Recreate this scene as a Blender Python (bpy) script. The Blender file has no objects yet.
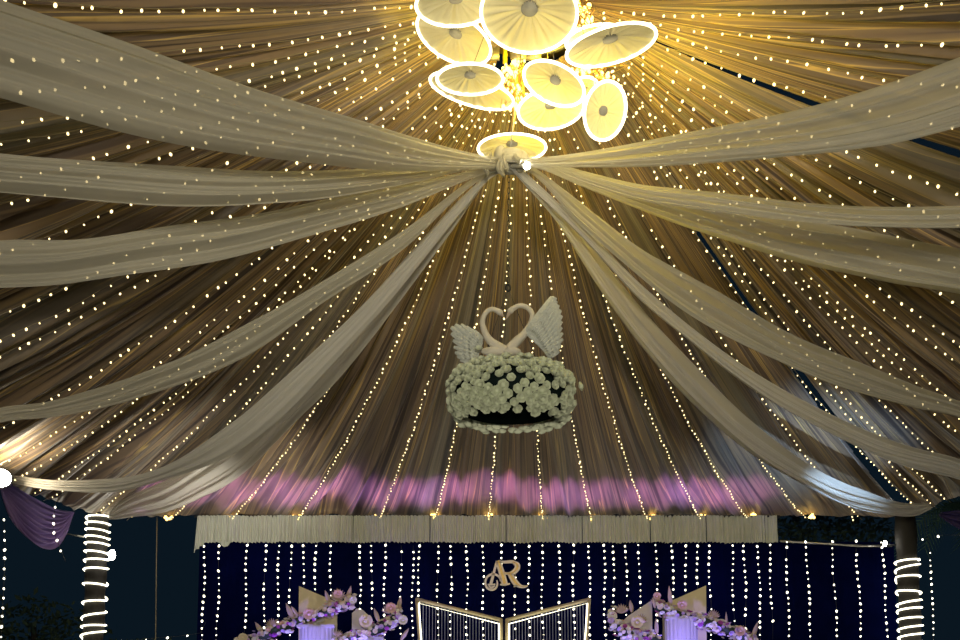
import bpy, bmesh, math, random
import numpy as np
from mathutils import Vector, Matrix
random.seed(7); rng = np.random.RandomState(7)
PI = math.pi
SC = bpy.context.scene
COL = SC.collection

# ------------------------------------------------------------------ camera
CAMZ = 1.6; PITCH = math.radians(6.0); F = 960.0; CX, CY = 480.0, 640.0
cam_d = bpy.data.cameras.new('camera'); cam = bpy.data.objects.new('camera', cam_d); COL.objects.link(cam)
cam.location = (0, 0, CAMZ); cam.rotation_euler = (PI/2 + PITCH, 0, 0)
cam_d.sensor_width = 36; cam_d.lens = 36.0 * F / 960; cam_d.shift_y = 320/960.0
cam_d.clip_end = 300
SC.camera = cam
cp, sp = math.cos(PITCH), math.sin(PITCH)
def ray(px, py):
    u = (px - CX)/F; v = (CY - py)/F
    return Vector((u, cp - v*sp, sp + v*cp))
def at(px, py, Y):
    d = ray(px, py); k = Y/d.y
    return Vector((d.x*k, Y, CAMZ + d.z*k))
def proj(P):
    P = np.asarray(P, float); dz = P[..., 2]-CAMZ
    f = P[..., 1]*cp + dz*sp; v = -P[..., 1]*sp + dz*cp
    return CX + F*P[..., 0]/f, CY - F*v/f

# ------------------------------------------------------------------ world, exposure, lights
SC.view_settings.view_transform = 'Standard'; SC.view_settings.look = 'None'
SC.view_settings.gamma = 1.0; SC.view_settings.exposure = 0.0; SC.view_settings.use_curve_mapping = False
w = bpy.data.worlds.new('night_sky'); SC.world = w; w.use_nodes = True
bgn = w.node_tree.nodes['Background']; bgn.inputs[0].default_value = (0.14, 0.36, 0.62, 1); bgn.inputs[1].default_value = 0.022
SC.cycles.max_bounces = 8; SC.cycles.transparent_max_bounces = 16; SC.cycles.sample_clamp_indirect = 4.0
SC.cycles.use_denoising = True

def light(name, kind, loc, power, color, aim=None, radius=0.1, angle=60, blend=0.6):
    d = bpy.data.lights.new(name, kind); d.energy = power; d.color = color
    d.shadow_soft_size = radius
    o = bpy.data.objects.new(name, d); COL.objects.link(o); o.location = loc
    if aim is not None:
        o.rotation_euler = (Vector(aim)-Vector(loc)).to_track_quat('-Z', 'Y').to_euler()
    if kind == 'SPOT': d.spot_size = math.radians(angle); d.spot_blend = blend
    return o
# unseen fill lamps added behind the camera to light ceiling and swags
light('fill_light_near_left', 'SPOT', (-5.8, -3.2, 1.9), 760, (1.0, 0.91, 0.72), (-1.5, 11, 6.6), 0.45, 125, 1.0)
light('fill_light_near_right', 'SPOT', (6.4, -3.2, 1.9), 600, (1.0, 0.90, 0.70), (2.0, 11, 6.6), 0.45, 125, 1.0)
light('fill_light_rear', 'SPOT', (0.4, -3.5, 2.2), 1900, (1.0, 0.90, 0.68), (0.4, 15, 4.6), 0.4, 62, 1.0)
# amber core of the chandelier, right under the hub
light('chandelier_amber_lamp', 'POINT', (0.85, 7.65, 7.42), 150, (1.0, 0.72, 0.03), radius=0.18)
light('chandelier_amber_spill', 'POINT', (0.35, 8.15, 7.35), 36, (1.0, 0.74, 0.08), radius=0.2)
# magenta stage washes on the ceiling edge
for k in range(14):
    x = -4.85 + k*0.71
    light('magenta_stage_wash', 'SPOT', (x, 13.3, 1.3), (1250, 900, 1100)[k % 3], (0.74, 0.30, 1.0), (x-0.1, 15.2, 5.65), 0.03, 16.0, 1.0)
# blue-white beam on the long swag end at the right
light('blue_white_beam', 'SPOT', (5.6, 10.0, 2.0), 1150, (0.47, 0.69, 1.0), at(836, 478, 13.0), 0.05, 35, 1.0)
# violet uplights under the garlands
for (px, py) in ((285, 650), (318, 642), (352, 636), (398, 650), (622, 650), (668, 636), (702, 642), (735, 655)):
    p = at(px, py, 14.75)
    light('violet_uplight', 'SPOT', (p.x, p.y-0.35, p.z-0.50), 48, (0.30, 0.22, 1.0), (p.x, p.y+0.2, p.z+0.35), 0.04, 75, 1.0)
light('swag_fill_light', 'POINT', (0.62, 7.35, 6.72), 15, (1.0, 0.82, 0.38), radius=0.2)  # fill added under the discs to warm the swags near the knot
light('side_fill_left', 'SPOT', (-3.2, 9.6, 1.8), 820, (1.0, 0.93, 0.80), (-4.0, 14.0, 5.3), 0.25, 42, 1.0)  # unseen fill added to whiten the lower left swags
light('stage_front_fill', 'SPOT', (0.3, 8.2, 2.6), 85, (1.0, 0.85, 0.66), (0.3, 16, 4.4), 0.2, 66, 0.8)  # unseen fill added to brighten the stage front and the letters

# ------------------------------------------------------------------ helpers
def tag(o, label=None, cat=None, group=None, kind=None):
    if label: o['label'] = label
    if cat: o['category'] = cat
    if group: o['group'] = group
    if kind: o['kind'] = kind
    return o
def empty(name, loc=(0, 0, 0), rot=(0, 0, 0), parent=None):
    o = bpy.data.objects.new(name, None); COL.objects.link(o); o.location = loc; o.rotation_euler = rot
    o.empty_display_size = 0.1
    if parent: o.parent = parent
    return o
def mesh_obj(name, verts, faces, mat, parent=None, loc=None, smooth=False, uv=None, mats=None, mi=None):
    """verts are world coordinates; when parented to an unrotated empty they become local."""
    V = [Vector(v) for v in verts]
    off = Vector((0, 0, 0))
    if parent is not None:
        off = wloc(parent)
        V = [v-off for v in V]
    elif loc is not None:
        V = [v-Vector(loc) for v in V]
    me = bpy.data.meshes.new(name); me.from_pydata([tuple(v) for v in V], [], faces)
    if mats:
        for m in mats: me.materials.append(m)
        if mi: me.polygons.foreach_set('material_index', mi)
    else: me.materials.append(mat)
    if smooth: me.polygons.foreach_set('use_smooth', [True]*len(me.polygons))
    if uv is not None:
        l = me.uv_layers.new(name='UVMap'); idx = np.empty(len(me.loops), dtype=np.int32)
        me.loops.foreach_get('vertex_index', idx)
        l.data.foreach_set('uv', np.asarray(uv, float)[idx].ravel())
    me.update()
    o = bpy.data.objects.new(name, me); COL.objects.link(o)
    if parent is not None: o.parent = parent
    elif loc is not None: o.location = loc
    return o
def wloc(o):
    p = Vector((0, 0, 0))
    while o is not None: p += o.location; o = o.parent
    return p
class MB:
    def __init__(s): s.v = []; s.f = []; s.m = []
    def add(s, v, f, m=0):
        n = len(s.v); s.v += [tuple(x) for x in v]; s.f += [tuple(i+n for i in q) for q in f]; s.m += [m]*len(f)
    def tube(s, pts, r, n=8, closed=False, caps=True, m=0):
        P = [Vector(p) for p in pts]; N = len(P); R = r if hasattr(r, '__len__') else [r]*N
        vs = []; fs = []; ref = None
        for i in range(N):
            if closed: t = P[(i+1) % N]-P[i-1]
            else: t = P[min(i+1, N-1)]-P[max(i-1, 0)]
            if t.length < 1e-9: t = Vector((0, 0, 1))
            t.normalize()
            if ref is None: ref = t.orthogonal().normalized()
            a = (ref - t*ref.dot(t))
            if a.length < 1e-6: a = t.orthogonal()
            a.normalize(); ref = a; b = t.cross(a)
            for k in range(n):
                an = 2*PI*k/n; vs.append(P[i] + (a*math.cos(an)+b*math.sin(an))*R[i])
        for i in range(N if closed else N-1):
            j = (i+1) % N
            for k in range(n):
                k2 = (k+1) % n; fs.append((i*n+k, i*n+k2, j*n+k2, j*n+k))
        if caps and not closed:
            fs.append(tuple(reversed(range(n)))); fs.append(tuple((N-1)*n+k for k in range(n)))
        s.add(vs, fs, m)
    def box(s, c, h, m=0, M=None):
        c = Vector(c); vs = []
        for x in (-1, 1):
            for y in (-1, 1):
                for z in (-1, 1):
                    v = Vector((x*h[0], y*h[1], z*h[2]))
                    if M is not None: v = M @ v
                    vs.append(c+v)
        s.add(vs, [(0, 1, 3, 2), (4, 6, 7, 5), (0, 4, 5, 1), (2, 3, 7, 6), (0, 2, 6, 4), (1, 5, 7, 3)], m)
    def prism(s, poly, y0, y1, m=0):
        """poly: list of (x,z) -> extruded between y0 and y1"""
        n = len(poly); vs = [Vector((x, y0, z)) for x, z in poly]+[Vector((x, y1, z)) for x, z in poly]
        fs = [tuple(range(n)), tuple(reversed(range(n, 2*n)))]+[((i+1) % n, i, n+i, n+(i+1) % n) for i in range(n)]
        s.add(vs, fs, m)
    def sphere(s, c, r, nu=10, nv=7, m=0, M=None):
        c = Vector(c); rr = r if hasattr(r, '__len__') else (r, r, r)
        vs = []; fs = []
        def q(a, b):
            v = Vector((rr[0]*math.sin(b)*math.cos(a), rr[1]*math.sin(b)*math.sin(a), rr[2]*math.cos(b)))
            return c + (M @ v if M is not None else v)
        vs.append(q(0, 0))
        for j in range(1, nv):
            for i in range(nu): vs.append(q(2*PI*i/nu, PI*j/nv))
        vs.append(q(0, PI)); L = len(vs)-1
        for i in range(nu):
            i2 = (i+1) % nu
            fs.append((0, 1+i, 1+i2)); fs.append((L, L-nu+i2, L-nu+i))
            for j in range(nv-2): a = 1+j*nu; fs.append((a+i, a+nu+i, a+nu+i2, a+i2))
        s.add(vs, fs, m)
    def build(s, name, mat, parent=None, loc=None, smooth=True, mats=None):
        return mesh_obj(name, s.v, s.f, mat, parent, loc, smooth, mats=mats, mi=s.m if mats else None)
def catmull(pts, n):
    """smooth resample of a list of tuples"""
    P = [np.array(p, float) for p in pts]; out = []
    P = [2*P[0]-P[1]]+P+[2*P[-1]-P[-2]]
    segs = len(P)-3
    for i in range(n):
        x = i/(n-1)*segs; k = min(int(x), segs-1); t = x-k
        a, b, c, d = P[k:k+4]
        out.append(0.5*((2*b)+(-a+c)*t+(2*a-5*b+4*c-d)*t*t+(-a+3*b-3*c+d)*t**3))
    return out
def noise1(n_knots, seed):
    r = np.random.RandomState(seed); k = r.uniform(-1, 1, n_knots+4)
    def f(x):
        x = np.asarray(x, float) % n_knots; i = np.floor(x).astype(int); t = x-i; t = t*t*(3-2*t)
        return k[i]*(1-t)+k[(i+1) % n_knots]*t
    return f
ORD = ['first', 'second', 'third', 'fourth', 'fifth', 'sixth', 'seventh', 'eighth', 'ninth', 'tenth', 'eleventh', 'twelfth', 'thirteenth', 'fourteenth', 'fifteenth', 'sixteenth', 'seventeenth', 'eighteenth', 'nineteenth', 'twentieth', 'twenty-first', 'twenty-second', 'twenty-third', 'twenty-fourth', 'twenty-fifth', 'twenty-sixth', 'twenty-seventh', 'twenty-eighth', 'twenty-ninth', 'thirtieth', 'thirty-first', 'thirty-second', 'thirty-third', 'thirty-fourth', 'thirty-fifth', 'thirty-sixth', 'thirty-seventh', 'thirty-eighth', 'thirty-ninth', 'fortieth', 'forty-first', 'forty-second', 'forty-third', 'forty-fourth', 'forty-fifth', 'forty-sixth']

# ------------------------------------------------------------------ materials
def mat(name, col, rough=0.7, metal=0.0, noise=None, sheen=0.0, spec=0.3, emit=None, es=0.0, trans=None, bump=0.0):
    m = bpy.data.materials.new(name); m.use_nodes = True; nt = m.node_tree; b = nt.nodes['Principled BSDF']
    b.inputs['Base Color'].default_value = (*col, 1); b.inputs['Roughness'].default_value = rough
    b.inputs['Metallic'].default_value = metal; b.inputs['Specular IOR Level'].default_value = spec
    b.inputs['Sheen Weight'].default_value = sheen
    if emit: b.inputs['Emission Color'].default_value = (*emit, 1); b.inputs['Emission Strength'].default_value = es
    if noise:
        sc, amt = noise
        tc = nt.nodes.new('ShaderNodeTexCoord'); n = nt.nodes.new('ShaderNodeTexNoise'); n.inputs['Scale'].default_value = sc; n.inputs['Detail'].default_value = 4
        mx = nt.nodes.new('ShaderNodeMix'); mx.data_type = 'RGBA'
        mx.inputs[6].default_value = (*[c*(1-amt) for c in col], 1); mx.inputs[7].default_value = (*[min(1, c*(1+amt)) for c in col], 1)
        nt.links.new(tc.outputs['Object'], n.inputs['Vector']); nt.links.new(n.outputs['Fac'], mx.inputs[0]); nt.links.new(mx.outputs[2], b.inputs['Base Color'])
        if bump:
            bp = nt.nodes.new('ShaderNodeBump'); bp.inputs['Strength'].default_value = bump; bp.inputs['Distance'].default_value = 0.02
            nt.links.new(n.outputs['Fac'], bp.inputs['Height']); nt.links.new(bp.outputs[0], b.inputs['Normal'])
    return m
def emis(name, col, s, sampled=False):
    m = bpy.data.materials.new(name); m.use_nodes = True; nt = m.node_tree
    nt.nodes.remove(nt.nodes['Principled BSDF']); e = nt.nodes.new('ShaderNodeEmission')
    e.inputs[0].default_value = (*col, 1); e.inputs[1].default_value = s
    nt.links.new(e.outputs[0], nt.nodes['Material Output'].inputs[0])
    if not sampled: m.cycles.emission_sampling = 'NONE'
    return m
def sheer(name, col, trans=0.3, translucent=0.35, threads=60.0, col2=None):
    """thin gauze: diffuse + translucent + see-through, with threads running along the cloth (UV y = across)"""
    m = bpy.data.materials.new(name); m.use_nodes = True; nt = m.node_tree; N = nt.nodes; L = nt.links
    N.remove(N['Principled BSDF']); out = N['Material Output']
    uv = N.new('ShaderNodeUVMap'); mp = N.new('ShaderNodeMapping'); mp.inputs['Scale'].default_value = (0.6, threads, 1)
    n = N.new('ShaderNodeTexNoise'); n.inputs['Scale'].default_value = 1.0; n.inputs['Detail'].default_value = 3
    L.new(uv.outputs[0], mp.inputs[0]); L.new(mp.outputs[0], n.inputs[0])
    c2 = col2 or tuple(c*0.8 for c in col)
    mx = N.new('ShaderNodeMix'); mx.data_type = 'RGBA'; mx.inputs[6].default_value = (*c2, 1); mx.inputs[7].default_value = (*col, 1)
    L.new(n.outputs['Fac'], mx.inputs[0])
    d = N.new('ShaderNodeBsdfDiffuse'); t = N.new('ShaderNodeBsdfTranslucent'); tr = N.new('ShaderNodeBsdfTransparent')
    L.new(mx.outputs[2], d.inputs[0]); L.new(mx.outputs[2], t.inputs[0])
    a = N.new('ShaderNodeMixShader'); a.inputs[0].default_value = translucent; L.new(d.outputs[0], a.inputs[1]); L.new(t.outputs[0], a.inputs[2])
    mr = N.new('ShaderNodeMapRange'); mr.inputs[1].default_value = 0.35; mr.inputs[2].default_value = 0.65
    mr.inputs[3].default_value = min(1, trans*1.35); mr.inputs[4].default_value = trans*0.65
    L.new(n.outputs['Fac'], mr.inputs[0])
    b = N.new('ShaderNodeMixShader'); L.new(mr.outputs[0], b.inputs[0]); L.new(a.outputs[0], b.inputs[1]); L.new(tr.outputs[0], b.inputs[2])
    L.new(b.outputs[0], out.inputs[0])
    return m
def roof_mat():
    m = bpy.data.materials.new('pleated_satin_ceiling'); m.use_nodes = True; nt = m.node_tree; N = nt.nodes; L = nt.links
    b = N['Principled BSDF']; uv = N.new('ShaderNodeUVMap')
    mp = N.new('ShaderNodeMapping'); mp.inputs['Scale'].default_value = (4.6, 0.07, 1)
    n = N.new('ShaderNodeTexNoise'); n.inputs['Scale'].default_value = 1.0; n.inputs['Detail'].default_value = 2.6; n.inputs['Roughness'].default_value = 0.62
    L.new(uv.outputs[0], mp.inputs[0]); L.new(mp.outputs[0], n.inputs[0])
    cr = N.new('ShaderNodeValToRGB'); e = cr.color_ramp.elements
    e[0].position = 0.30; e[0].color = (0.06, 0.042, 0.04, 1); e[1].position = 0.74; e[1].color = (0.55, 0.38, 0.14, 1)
    for p, c in ((0.385, (0.08, 0.055, 0.05)), (0.40, (0.25, 0.18, 0.12)), (0.455, (0.30, 0.215, 0.14)), (0.47, (0.15, 0.105, 0.085)), (0.52, (0.20, 0.15, 0.115)), (0.528, (0.78, 0.55, 0.20)), (0.542, (0.36, 0.26, 0.16)), (0.60, (0.28, 0.20, 0.14)), (0.615, (0.12, 0.085, 0.07)), (0.65, (0.22, 0.16, 0.11))):  # cloth tones, plus a thin gold stop painting highlights on the pleats
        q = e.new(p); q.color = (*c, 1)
    L.new(n.outputs['Fac'], cr.inputs[0])
    # a greyer cloth takes turns with the brown one along the perimeter
    mp2 = N.new('ShaderNodeMapping'); mp2.inputs['Scale'].default_value = (0.9, 0.05, 1); mp2.inputs['Location'].default_value = (3.3, 0, 0)
    n2 = N.new('ShaderNodeTexNoise'); n2.inputs['Scale'].default_value = 1.0; n2.inputs['Detail'].default_value = 2
    L.new(uv.outputs[0], mp2.inputs[0]); L.new(mp2.outputs[0], n2.inputs[0])
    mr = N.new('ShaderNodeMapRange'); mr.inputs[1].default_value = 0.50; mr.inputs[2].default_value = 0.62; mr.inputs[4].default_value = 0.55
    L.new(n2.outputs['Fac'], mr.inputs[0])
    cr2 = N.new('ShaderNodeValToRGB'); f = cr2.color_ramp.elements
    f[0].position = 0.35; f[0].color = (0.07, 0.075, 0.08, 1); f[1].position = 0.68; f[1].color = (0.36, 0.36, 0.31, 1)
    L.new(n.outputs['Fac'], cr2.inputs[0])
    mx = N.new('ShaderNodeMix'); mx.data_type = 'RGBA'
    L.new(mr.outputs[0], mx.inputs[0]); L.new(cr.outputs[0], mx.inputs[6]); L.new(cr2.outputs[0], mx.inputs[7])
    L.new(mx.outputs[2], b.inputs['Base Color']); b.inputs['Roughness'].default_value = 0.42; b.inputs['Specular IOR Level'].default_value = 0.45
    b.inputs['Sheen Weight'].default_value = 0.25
    return m
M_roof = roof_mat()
M_swag = sheer('ivory_gauze', (0.70, 0.675, 0.58), 0.17, 0.35, 22, (0.62, 0.60, 0.51))
M_swag2 = sheer('dense_ivory_gauze', (0.82, 0.80, 0.74), 0.05, 0.30, 26, (0.72, 0.70, 0.64))
M_knot = sheer('knotted_gauze', (0.70, 0.66, 0.52), 0.05, 0.2, 20)
M_purple = sheer('purple_voile', (0.50, 0.36, 0.74), 0.06, 0.35, 26)
M_val = mat('cream_pleated_satin', (0.54, 0.58, 0.50), 0.6, noise=(6, 0.12), sheen=0.2)
M_back = mat('midnight_blue_curtain', (0.0010, 0.0024, 0.030), 0.95, spec=0.0, noise=(3, 0.4))
M_dark = mat('black_cloth', (0.03, 0.032, 0.035), 0.8, noise=(9, 0.3))
M_floor = mat('dark_lawn', (0.03, 0.045, 0.025), 0.95, noise=(2, 0.4))
M_stage = mat('stage_carpet', (0.05, 0.04, 0.06), 0.9, noise=(8, 0.3))
M_leaf = mat('night_foliage', (0.035, 0.06, 0.04), 0.7, noise=(6, 0.5))
M_palm = mat('palm_green', (0.06, 0.12, 0.085), 0.6, noise=(6, 0.3))
M_bark = mat('bark', (0.03, 0.025, 0.02), 0.9, noise=(9, 0.4))
M_metal = mat('grey_steel', (0.45, 0.44, 0.42), 0.4, 0.8, noise=(12, 0.2))
M_gold_metal = mat('brassy_metal', (0.70, 0.50, 0.16), 0.35, 0.9, noise=(12, 0.2))
M_wire = mat('clear_wire', (0.32, 0.27, 0.17), 0.5)
M_wire_dark = mat('dark_wire', (0.06, 0.06, 0.055), 0.5)
M_bulb = emis('warm_led', (1.0, 0.78, 0.36), 3.4)
M_bulb_gold = emis('gold_led', (1.0, 0.62, 0.16), 5.5)
M_bulb_white = emis('soft_white_led', (1.0, 0.93, 0.70), 4.5)
M_rim = emis('disc_rim_led', (1.0, 0.90, 0.60), 5.0, True)
M_rope = emis('rope_led', (1.0, 0.93, 0.70), 4.0, True)
M_lens = emis('flood_lens', (1.0, 0.96, 0.86), 40.0, True)
M_cap = mat('grey_disc_cap', (0.30, 0.29, 0.26), 0.6, noise=(14, 0.2))
M_rose = mat('cream_white_rose', (0.64, 0.69, 0.54), 0.75, noise=(30, 0.12), sheen=0.2)
M_foam = mat('dark_green_foam', (0.008, 0.014, 0.014), 0.95, spec=0.0, noise=(20, 0.5))
M_swan = mat('pearl_white_resin', (0.56, 0.53, 0.46), 0.45, noise=(20, 0.08))
M_wing = mat('frosted_wing', (0.50, 0.53, 0.50), 0.6, noise=(60, 0.25), bump=0.6)
M_beak = mat('swan_beak_grey', (0.42, 0.34, 0.28), 0.5)
M_white_edge = mat('white_letter_edge', (0.92, 0.84, 0.80), 0.5, emit=(1.0, 0.88, 0.80), es=0.0)
M_gold = mat('gold_letter_face', (0.86, 0.62, 0.25), 0.4, 0.2, noise=(20, 0.2))
M_frame = mat('champagne_frame', (0.55, 0.48, 0.30), 0.45, 0.3, noise=(10, 0.15))
M_panel = mat('cream_panel', (0.74, 0.66, 0.46), 0.7, noise=(5, 0.08))
M_flute = mat('white_fluted_board', (0.50, 0.49, 0.52), 0.6, noise=(5, 0.06))
M_strand = mat('silver_tinsel', (0.30, 0.33, 0.50), 0.6, 0.0, emit=(0.55, 0.6, 1.0), es=0.0)
BLOOMS = [mat('cream_bloom', (0.78, 0.70, 0.58), 0.8, noise=(30, 0.15)), mat('white_bloom', (0.82, 0.80, 0.80), 0.8, noise=(30, 0.1)),
          mat('lilac_bloom', (0.55, 0.42, 0.72), 0.8, noise=(30, 0.15)), mat('magenta_bloom', (0.42, 0.09, 0.45), 0.8, noise=(30, 0.2)), mat('blush_bloom', (0.72, 0.50, 0.46), 0.8, noise=(30, 0.15))]
M_dried = mat('dried_beige_leaf', (0.52, 0.42, 0.32), 0.85, noise=(20, 0.25))
M_lilacpanel = mat('lilac_white_panel', (0.70, 0.66, 0.80), 0.7, noise=(5, 0.06))

# shade cloth of the disc lamps: pleated tulle, lit by the ring and the bulb in it
M_shade = sheer('pleated_tulle_shade', (0.84, 0.80, 0.58), 0.0, 0.25, 1.0)

# ------------------------------------------------------------------ setting: floor, stage, back curtain
o = mesh_obj('floor', [(-60, -30, 0), (60, -30, 0), (60, 90, 0), (-60, 90, 0)], [(0, 1, 2, 3)], M_floor); tag(o, kind='structure')
mb = MB(); mb.box((0.2, 15.4, 0.4), (5.6, 1.3, 0.4)); o = mb.build('trim_1', M_stage, smooth=False); tag(o, kind='structure')

XL, XR, YF, YN, ZE = -6.5, 7.25, 16.0, 0.0, 5.42
# back curtain with soft folds
def curtain(x0, x1, Y, z0, z1, amp, wl, seed, step=0.04):
    nx = int((x1-x0)/step); nz = 12; n1 = noise1(200, seed); n2 = noise1(300, seed+1)
    V = []; Fc = []; UV = []
    for j in range(nz+1):
        z = z0+(z1-z0)*j/nz
        for i in range(nx+1):
            x = x0+(x1-x0)*i/nx
            y = Y+amp*float(n1(x/wl+30))+amp*0.4*float(n2(x/wl*2.7+50+0.2*j))
            V.append((x, y, z)); UV.append((x, z))
    for j in range(nz):
        for i in range(nx): a = j*(nx+1)+i; Fc.append((a, a+1, a+nx+2, a+nx+1))
    return V, Fc, UV
bx0, bx1 = at(199, 560, 16.35).x, at(897, 560, 16.35).x
V_, F_, U_ = curtain(bx0, bx1, 16.4, 0.0, at(400, 541, 16.35).z, 0.06, 0.22, 5)
o = mesh_obj('wall_back', V_, F_, M_back, uv=U_, smooth=True); tag(o, kind='structure')

# ------------------------------------------------------------------ ceiling
PER = [0, 16.0, 16.0+(XR-XL), 32.0+(XR-XL), 32.0+2*(XR-XL)]
TP = PER[-1]
def eave(t):
    t = t % TP
    if t < PER[1]: return (XL, t, ZE-0.5*math.sin(PI*t/16))
    if t < PER[2]: return (XL+(t-PER[1]), YF, ZE)
    if t < PER[3]: return (XR, YF-(t-PER[2]), ZE-0.3*math.sin(PI*(t-PER[2])/16))
    return (XR-(t-PER[3]), YN, ZE)
HA = at(520, 42, 8.45); HB = at(562, 0, 8.15); HC = at(535, -14, 8.05)
HM = (HB+HC)/2
KEY = [(0, HC), (8, HC), (15, HA), (27.5, HA), (31, HB), (46, HB), (53, HM), (TP, HC)]
def hub(t):
    t = t % TP
    for (a, p), (b, q) in zip(KEY, KEY[1:]):
        if t <= b: k = (t-a)/(b-a); return p+(q-p)*k
    return HC
SAG = 0.38
def roofpt(t, s):
    O = hub(t); E = Vector(eave(t)); p = O+(E-O)*s
    p.z -= SAG*4*s*(1-s)*0.9
    return p
# projection table, to find the run of cloth that passes a given point
tt = np.arange(0, TP, 0.04); ss = np.linspace(0.05, 1.0, 70)
GP = np.array([[tuple(roofpt(t, s)) for s in ss] for t in tt]); GP[..., 2] -= 0.13
GX, GY = proj(GP)
FW = GP[..., 1]*cp+(GP[..., 2]-CAMZ)*sp
def find_t(px, py):
    d = (GX-px)**2+(GY-py)**2; d[FW < 0.5] = 1e9
    i, j = np.unravel_index(np.argmin(d), d.shape)
    return float(tt[i])
gaps = [(find_t(853, 450), 0.19, 0.24), (find_t(915, 164), 0.17, 0.10)]
p1, p2, p3, p4 = noise1(400, 11), noise1(700, 12), noise1(1500, 13), noise1(60, 14)
def pleat(t):
    t = np.asarray(t, float)
    a = p1(t/TP*230); b = p2(t/TP*520); c = p3(t/TP*1150)
    a = np.abs(a)*2-0.7
    return 0.12*a+0.06*b+0.010*c
dt = 0.022; nt_ = int(TP/dt); ns = 30
T = np.arange(nt_)*TP/nt_
PL = pleat(T)
S = np.linspace(0.035, 1.0, ns)
O3 = np.array([tuple(hub(t)) for t in T]); E3 = np.array([eave(t) for t in T])
P3 = O3[:, None, :]+(E3-O3)[:, None, :]*S[None, :, None]
P3[..., 2] -= SAG*3.6*S*(1-S)
wav = p4(T/TP*40)[:, None]*np.sin(S*5)[None, :]*0.05
amp = np.minimum(1.0, 0.10+S*1.15)
# the pleats wander a little along their run and slacken before the eave
sh = np.array([pleat(T+0.10*np.sin(s*7+T*0.7)) for s in S]).T
P3[..., 2] += sh*amp[None, :]+wav
# a pinched, gathered spot just above the valance, left of the middle
gx, gy = proj(P3)
d2 = ((gx-322)/16.0)**2+((gy-497)/8.0)**2
P3[..., 2] += np.where(FW[0, 0] > -1e9, 0.07*np.exp(-d2)*np.sin((gx-322)/2.4+(gy-497)/2.0), 0)
# ragged hem
hem = 0.03*p1(T/TP*300+9)+0.02*p2(T/TP*640)
P3[:, -1, 2] = E3[:, 2]+hem-0.02
idx = np.arange(nt_*ns).reshape(nt_, ns)
faces = []
for i in range(nt_):
    i2 = (i+1) % nt_; t = T[i]
    g = None
    for (tg, wd, s0) in gaps:
        if abs(t-tg) < wd: g = (tg, wd, s0)
    for j in range(ns-1):
        if g:
            ww = g[1]*(0.35+0.65*min(1, max(0, (S[j]-g[2])/0.3)))
            if S[j] > g[2] and abs(t-g[0]) < ww*(0.75+0.25*math.sin(S[j]*9)): continue
        faces.append((int(idx[i, j]), int(idx[i, j+1]), int(idx[i2, j+1]), int(idx[i2, j])))
UVr = np.stack([np.repeat(T[:, None], ns, 1), np.repeat(S[None, :]*8, nt_, 0)], -1).reshape(-1, 2)
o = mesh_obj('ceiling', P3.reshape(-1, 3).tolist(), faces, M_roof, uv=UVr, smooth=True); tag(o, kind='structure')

# eave rails carrying the cloth
mb = MB(); mb.tube([(XL, YF+0.05, ZE+0.06), (XR, YF+0.05, ZE+0.06)], 0.04, 8); o = mb.build('trim_2', M_dark); tag(o, kind='structure')
for nm, X in (('trim_3', XL), ('trim_4', XR)):
    mb = MB(); mb.tube([(X, 16*i/24, ZE+0.06-(0.5 if X < 0 else 0.3)*math.sin(PI*i/24)) for i in range(25)], 0.03, 8); o = mb.build(nm, M_dark); tag(o, kind='structure')

# ------------------------------------------------------------------ tent poles with rope light
def tent_pole(x, y, r, ztop, label, bands, rope_r=0.015):
    t = empty('tent_pole', (x, y, 0)); tag(t, label, 'tent pole', 'tent poles wrapped in rope light')
    mb = MB(); n = 20
    prof = [(r*1.02+0.01*math.sin(z*9), z) for z in np.linspace(0.0, ztop, 40)]
    mb.tube([(x, y, z) for _, z in prof], [q for q, _ in prof], 20); mb.build('cloth_wrap', M_polec, t)
    # rope: front crossings at the given heights, round the back between them
    pts = []; R = r+0.03
    for i, (zl, zr) in enumerate(bands):
        for k in range(9):   # front, left -> right
            a = PI+PI*k/8; pts.append((x+R*math.cos(a), y+R*math.sin(a), zl+(zr-zl)*k/8))
        if i < len(bands)-1:
            zn = bands[i+1][0]
            for k in range(1, 8):
                a = PI*k/8; pts.append((x+R*math.cos(a), y+R*math.sin(a), zr+(zn-zr)*k/8))
    mb = MB(); mb.tube(pts, rope_r, 6); mb.build('rope_light', M_rope, t)
    return t
M_polec = mat('pole_wrap_cloth', (0.035, 0.033, 0.03), 0.75, noise=(9, 0.2))
def zat(py, Y=15.8): return at(100, py, Y).z
lb = [(636, 630), (626, 624), (618, 611), (602, 599), (582, 584), (568, 567), (559, 558), (549, 552), (541, 543), (534, 537), (527, 530), (521, 522), (516, 514), (507, 509), (500, 501), (495, 496)]
lo = [(3.0-0.22*i, 3.0-0.22*i-0.03) for i in range(11, -1, -1)]
xl_ = at(96, 570, 16.0).x
tent_pole(xl_, 16.0, 0.165, ZE+0.1, 'tent pole at the left wrapped in closely spaced glowing rope light', lo+[(zat(a), zat(b)) for a, b in lb])
rb = [(646, 640), (636, 632), (628, 624), (618, 616), (609, 606), (603, 598), (589, 592), (575, 575), (568, 562), (560, 558)]
tent_pole(at(908, 580, 16.0).x, 16.0, 0.165, ZE+0.05, 'tent pole at the right, rope light only on its lower half', lo+[(zat(a), zat(b)) for a, b in rb])

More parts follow.
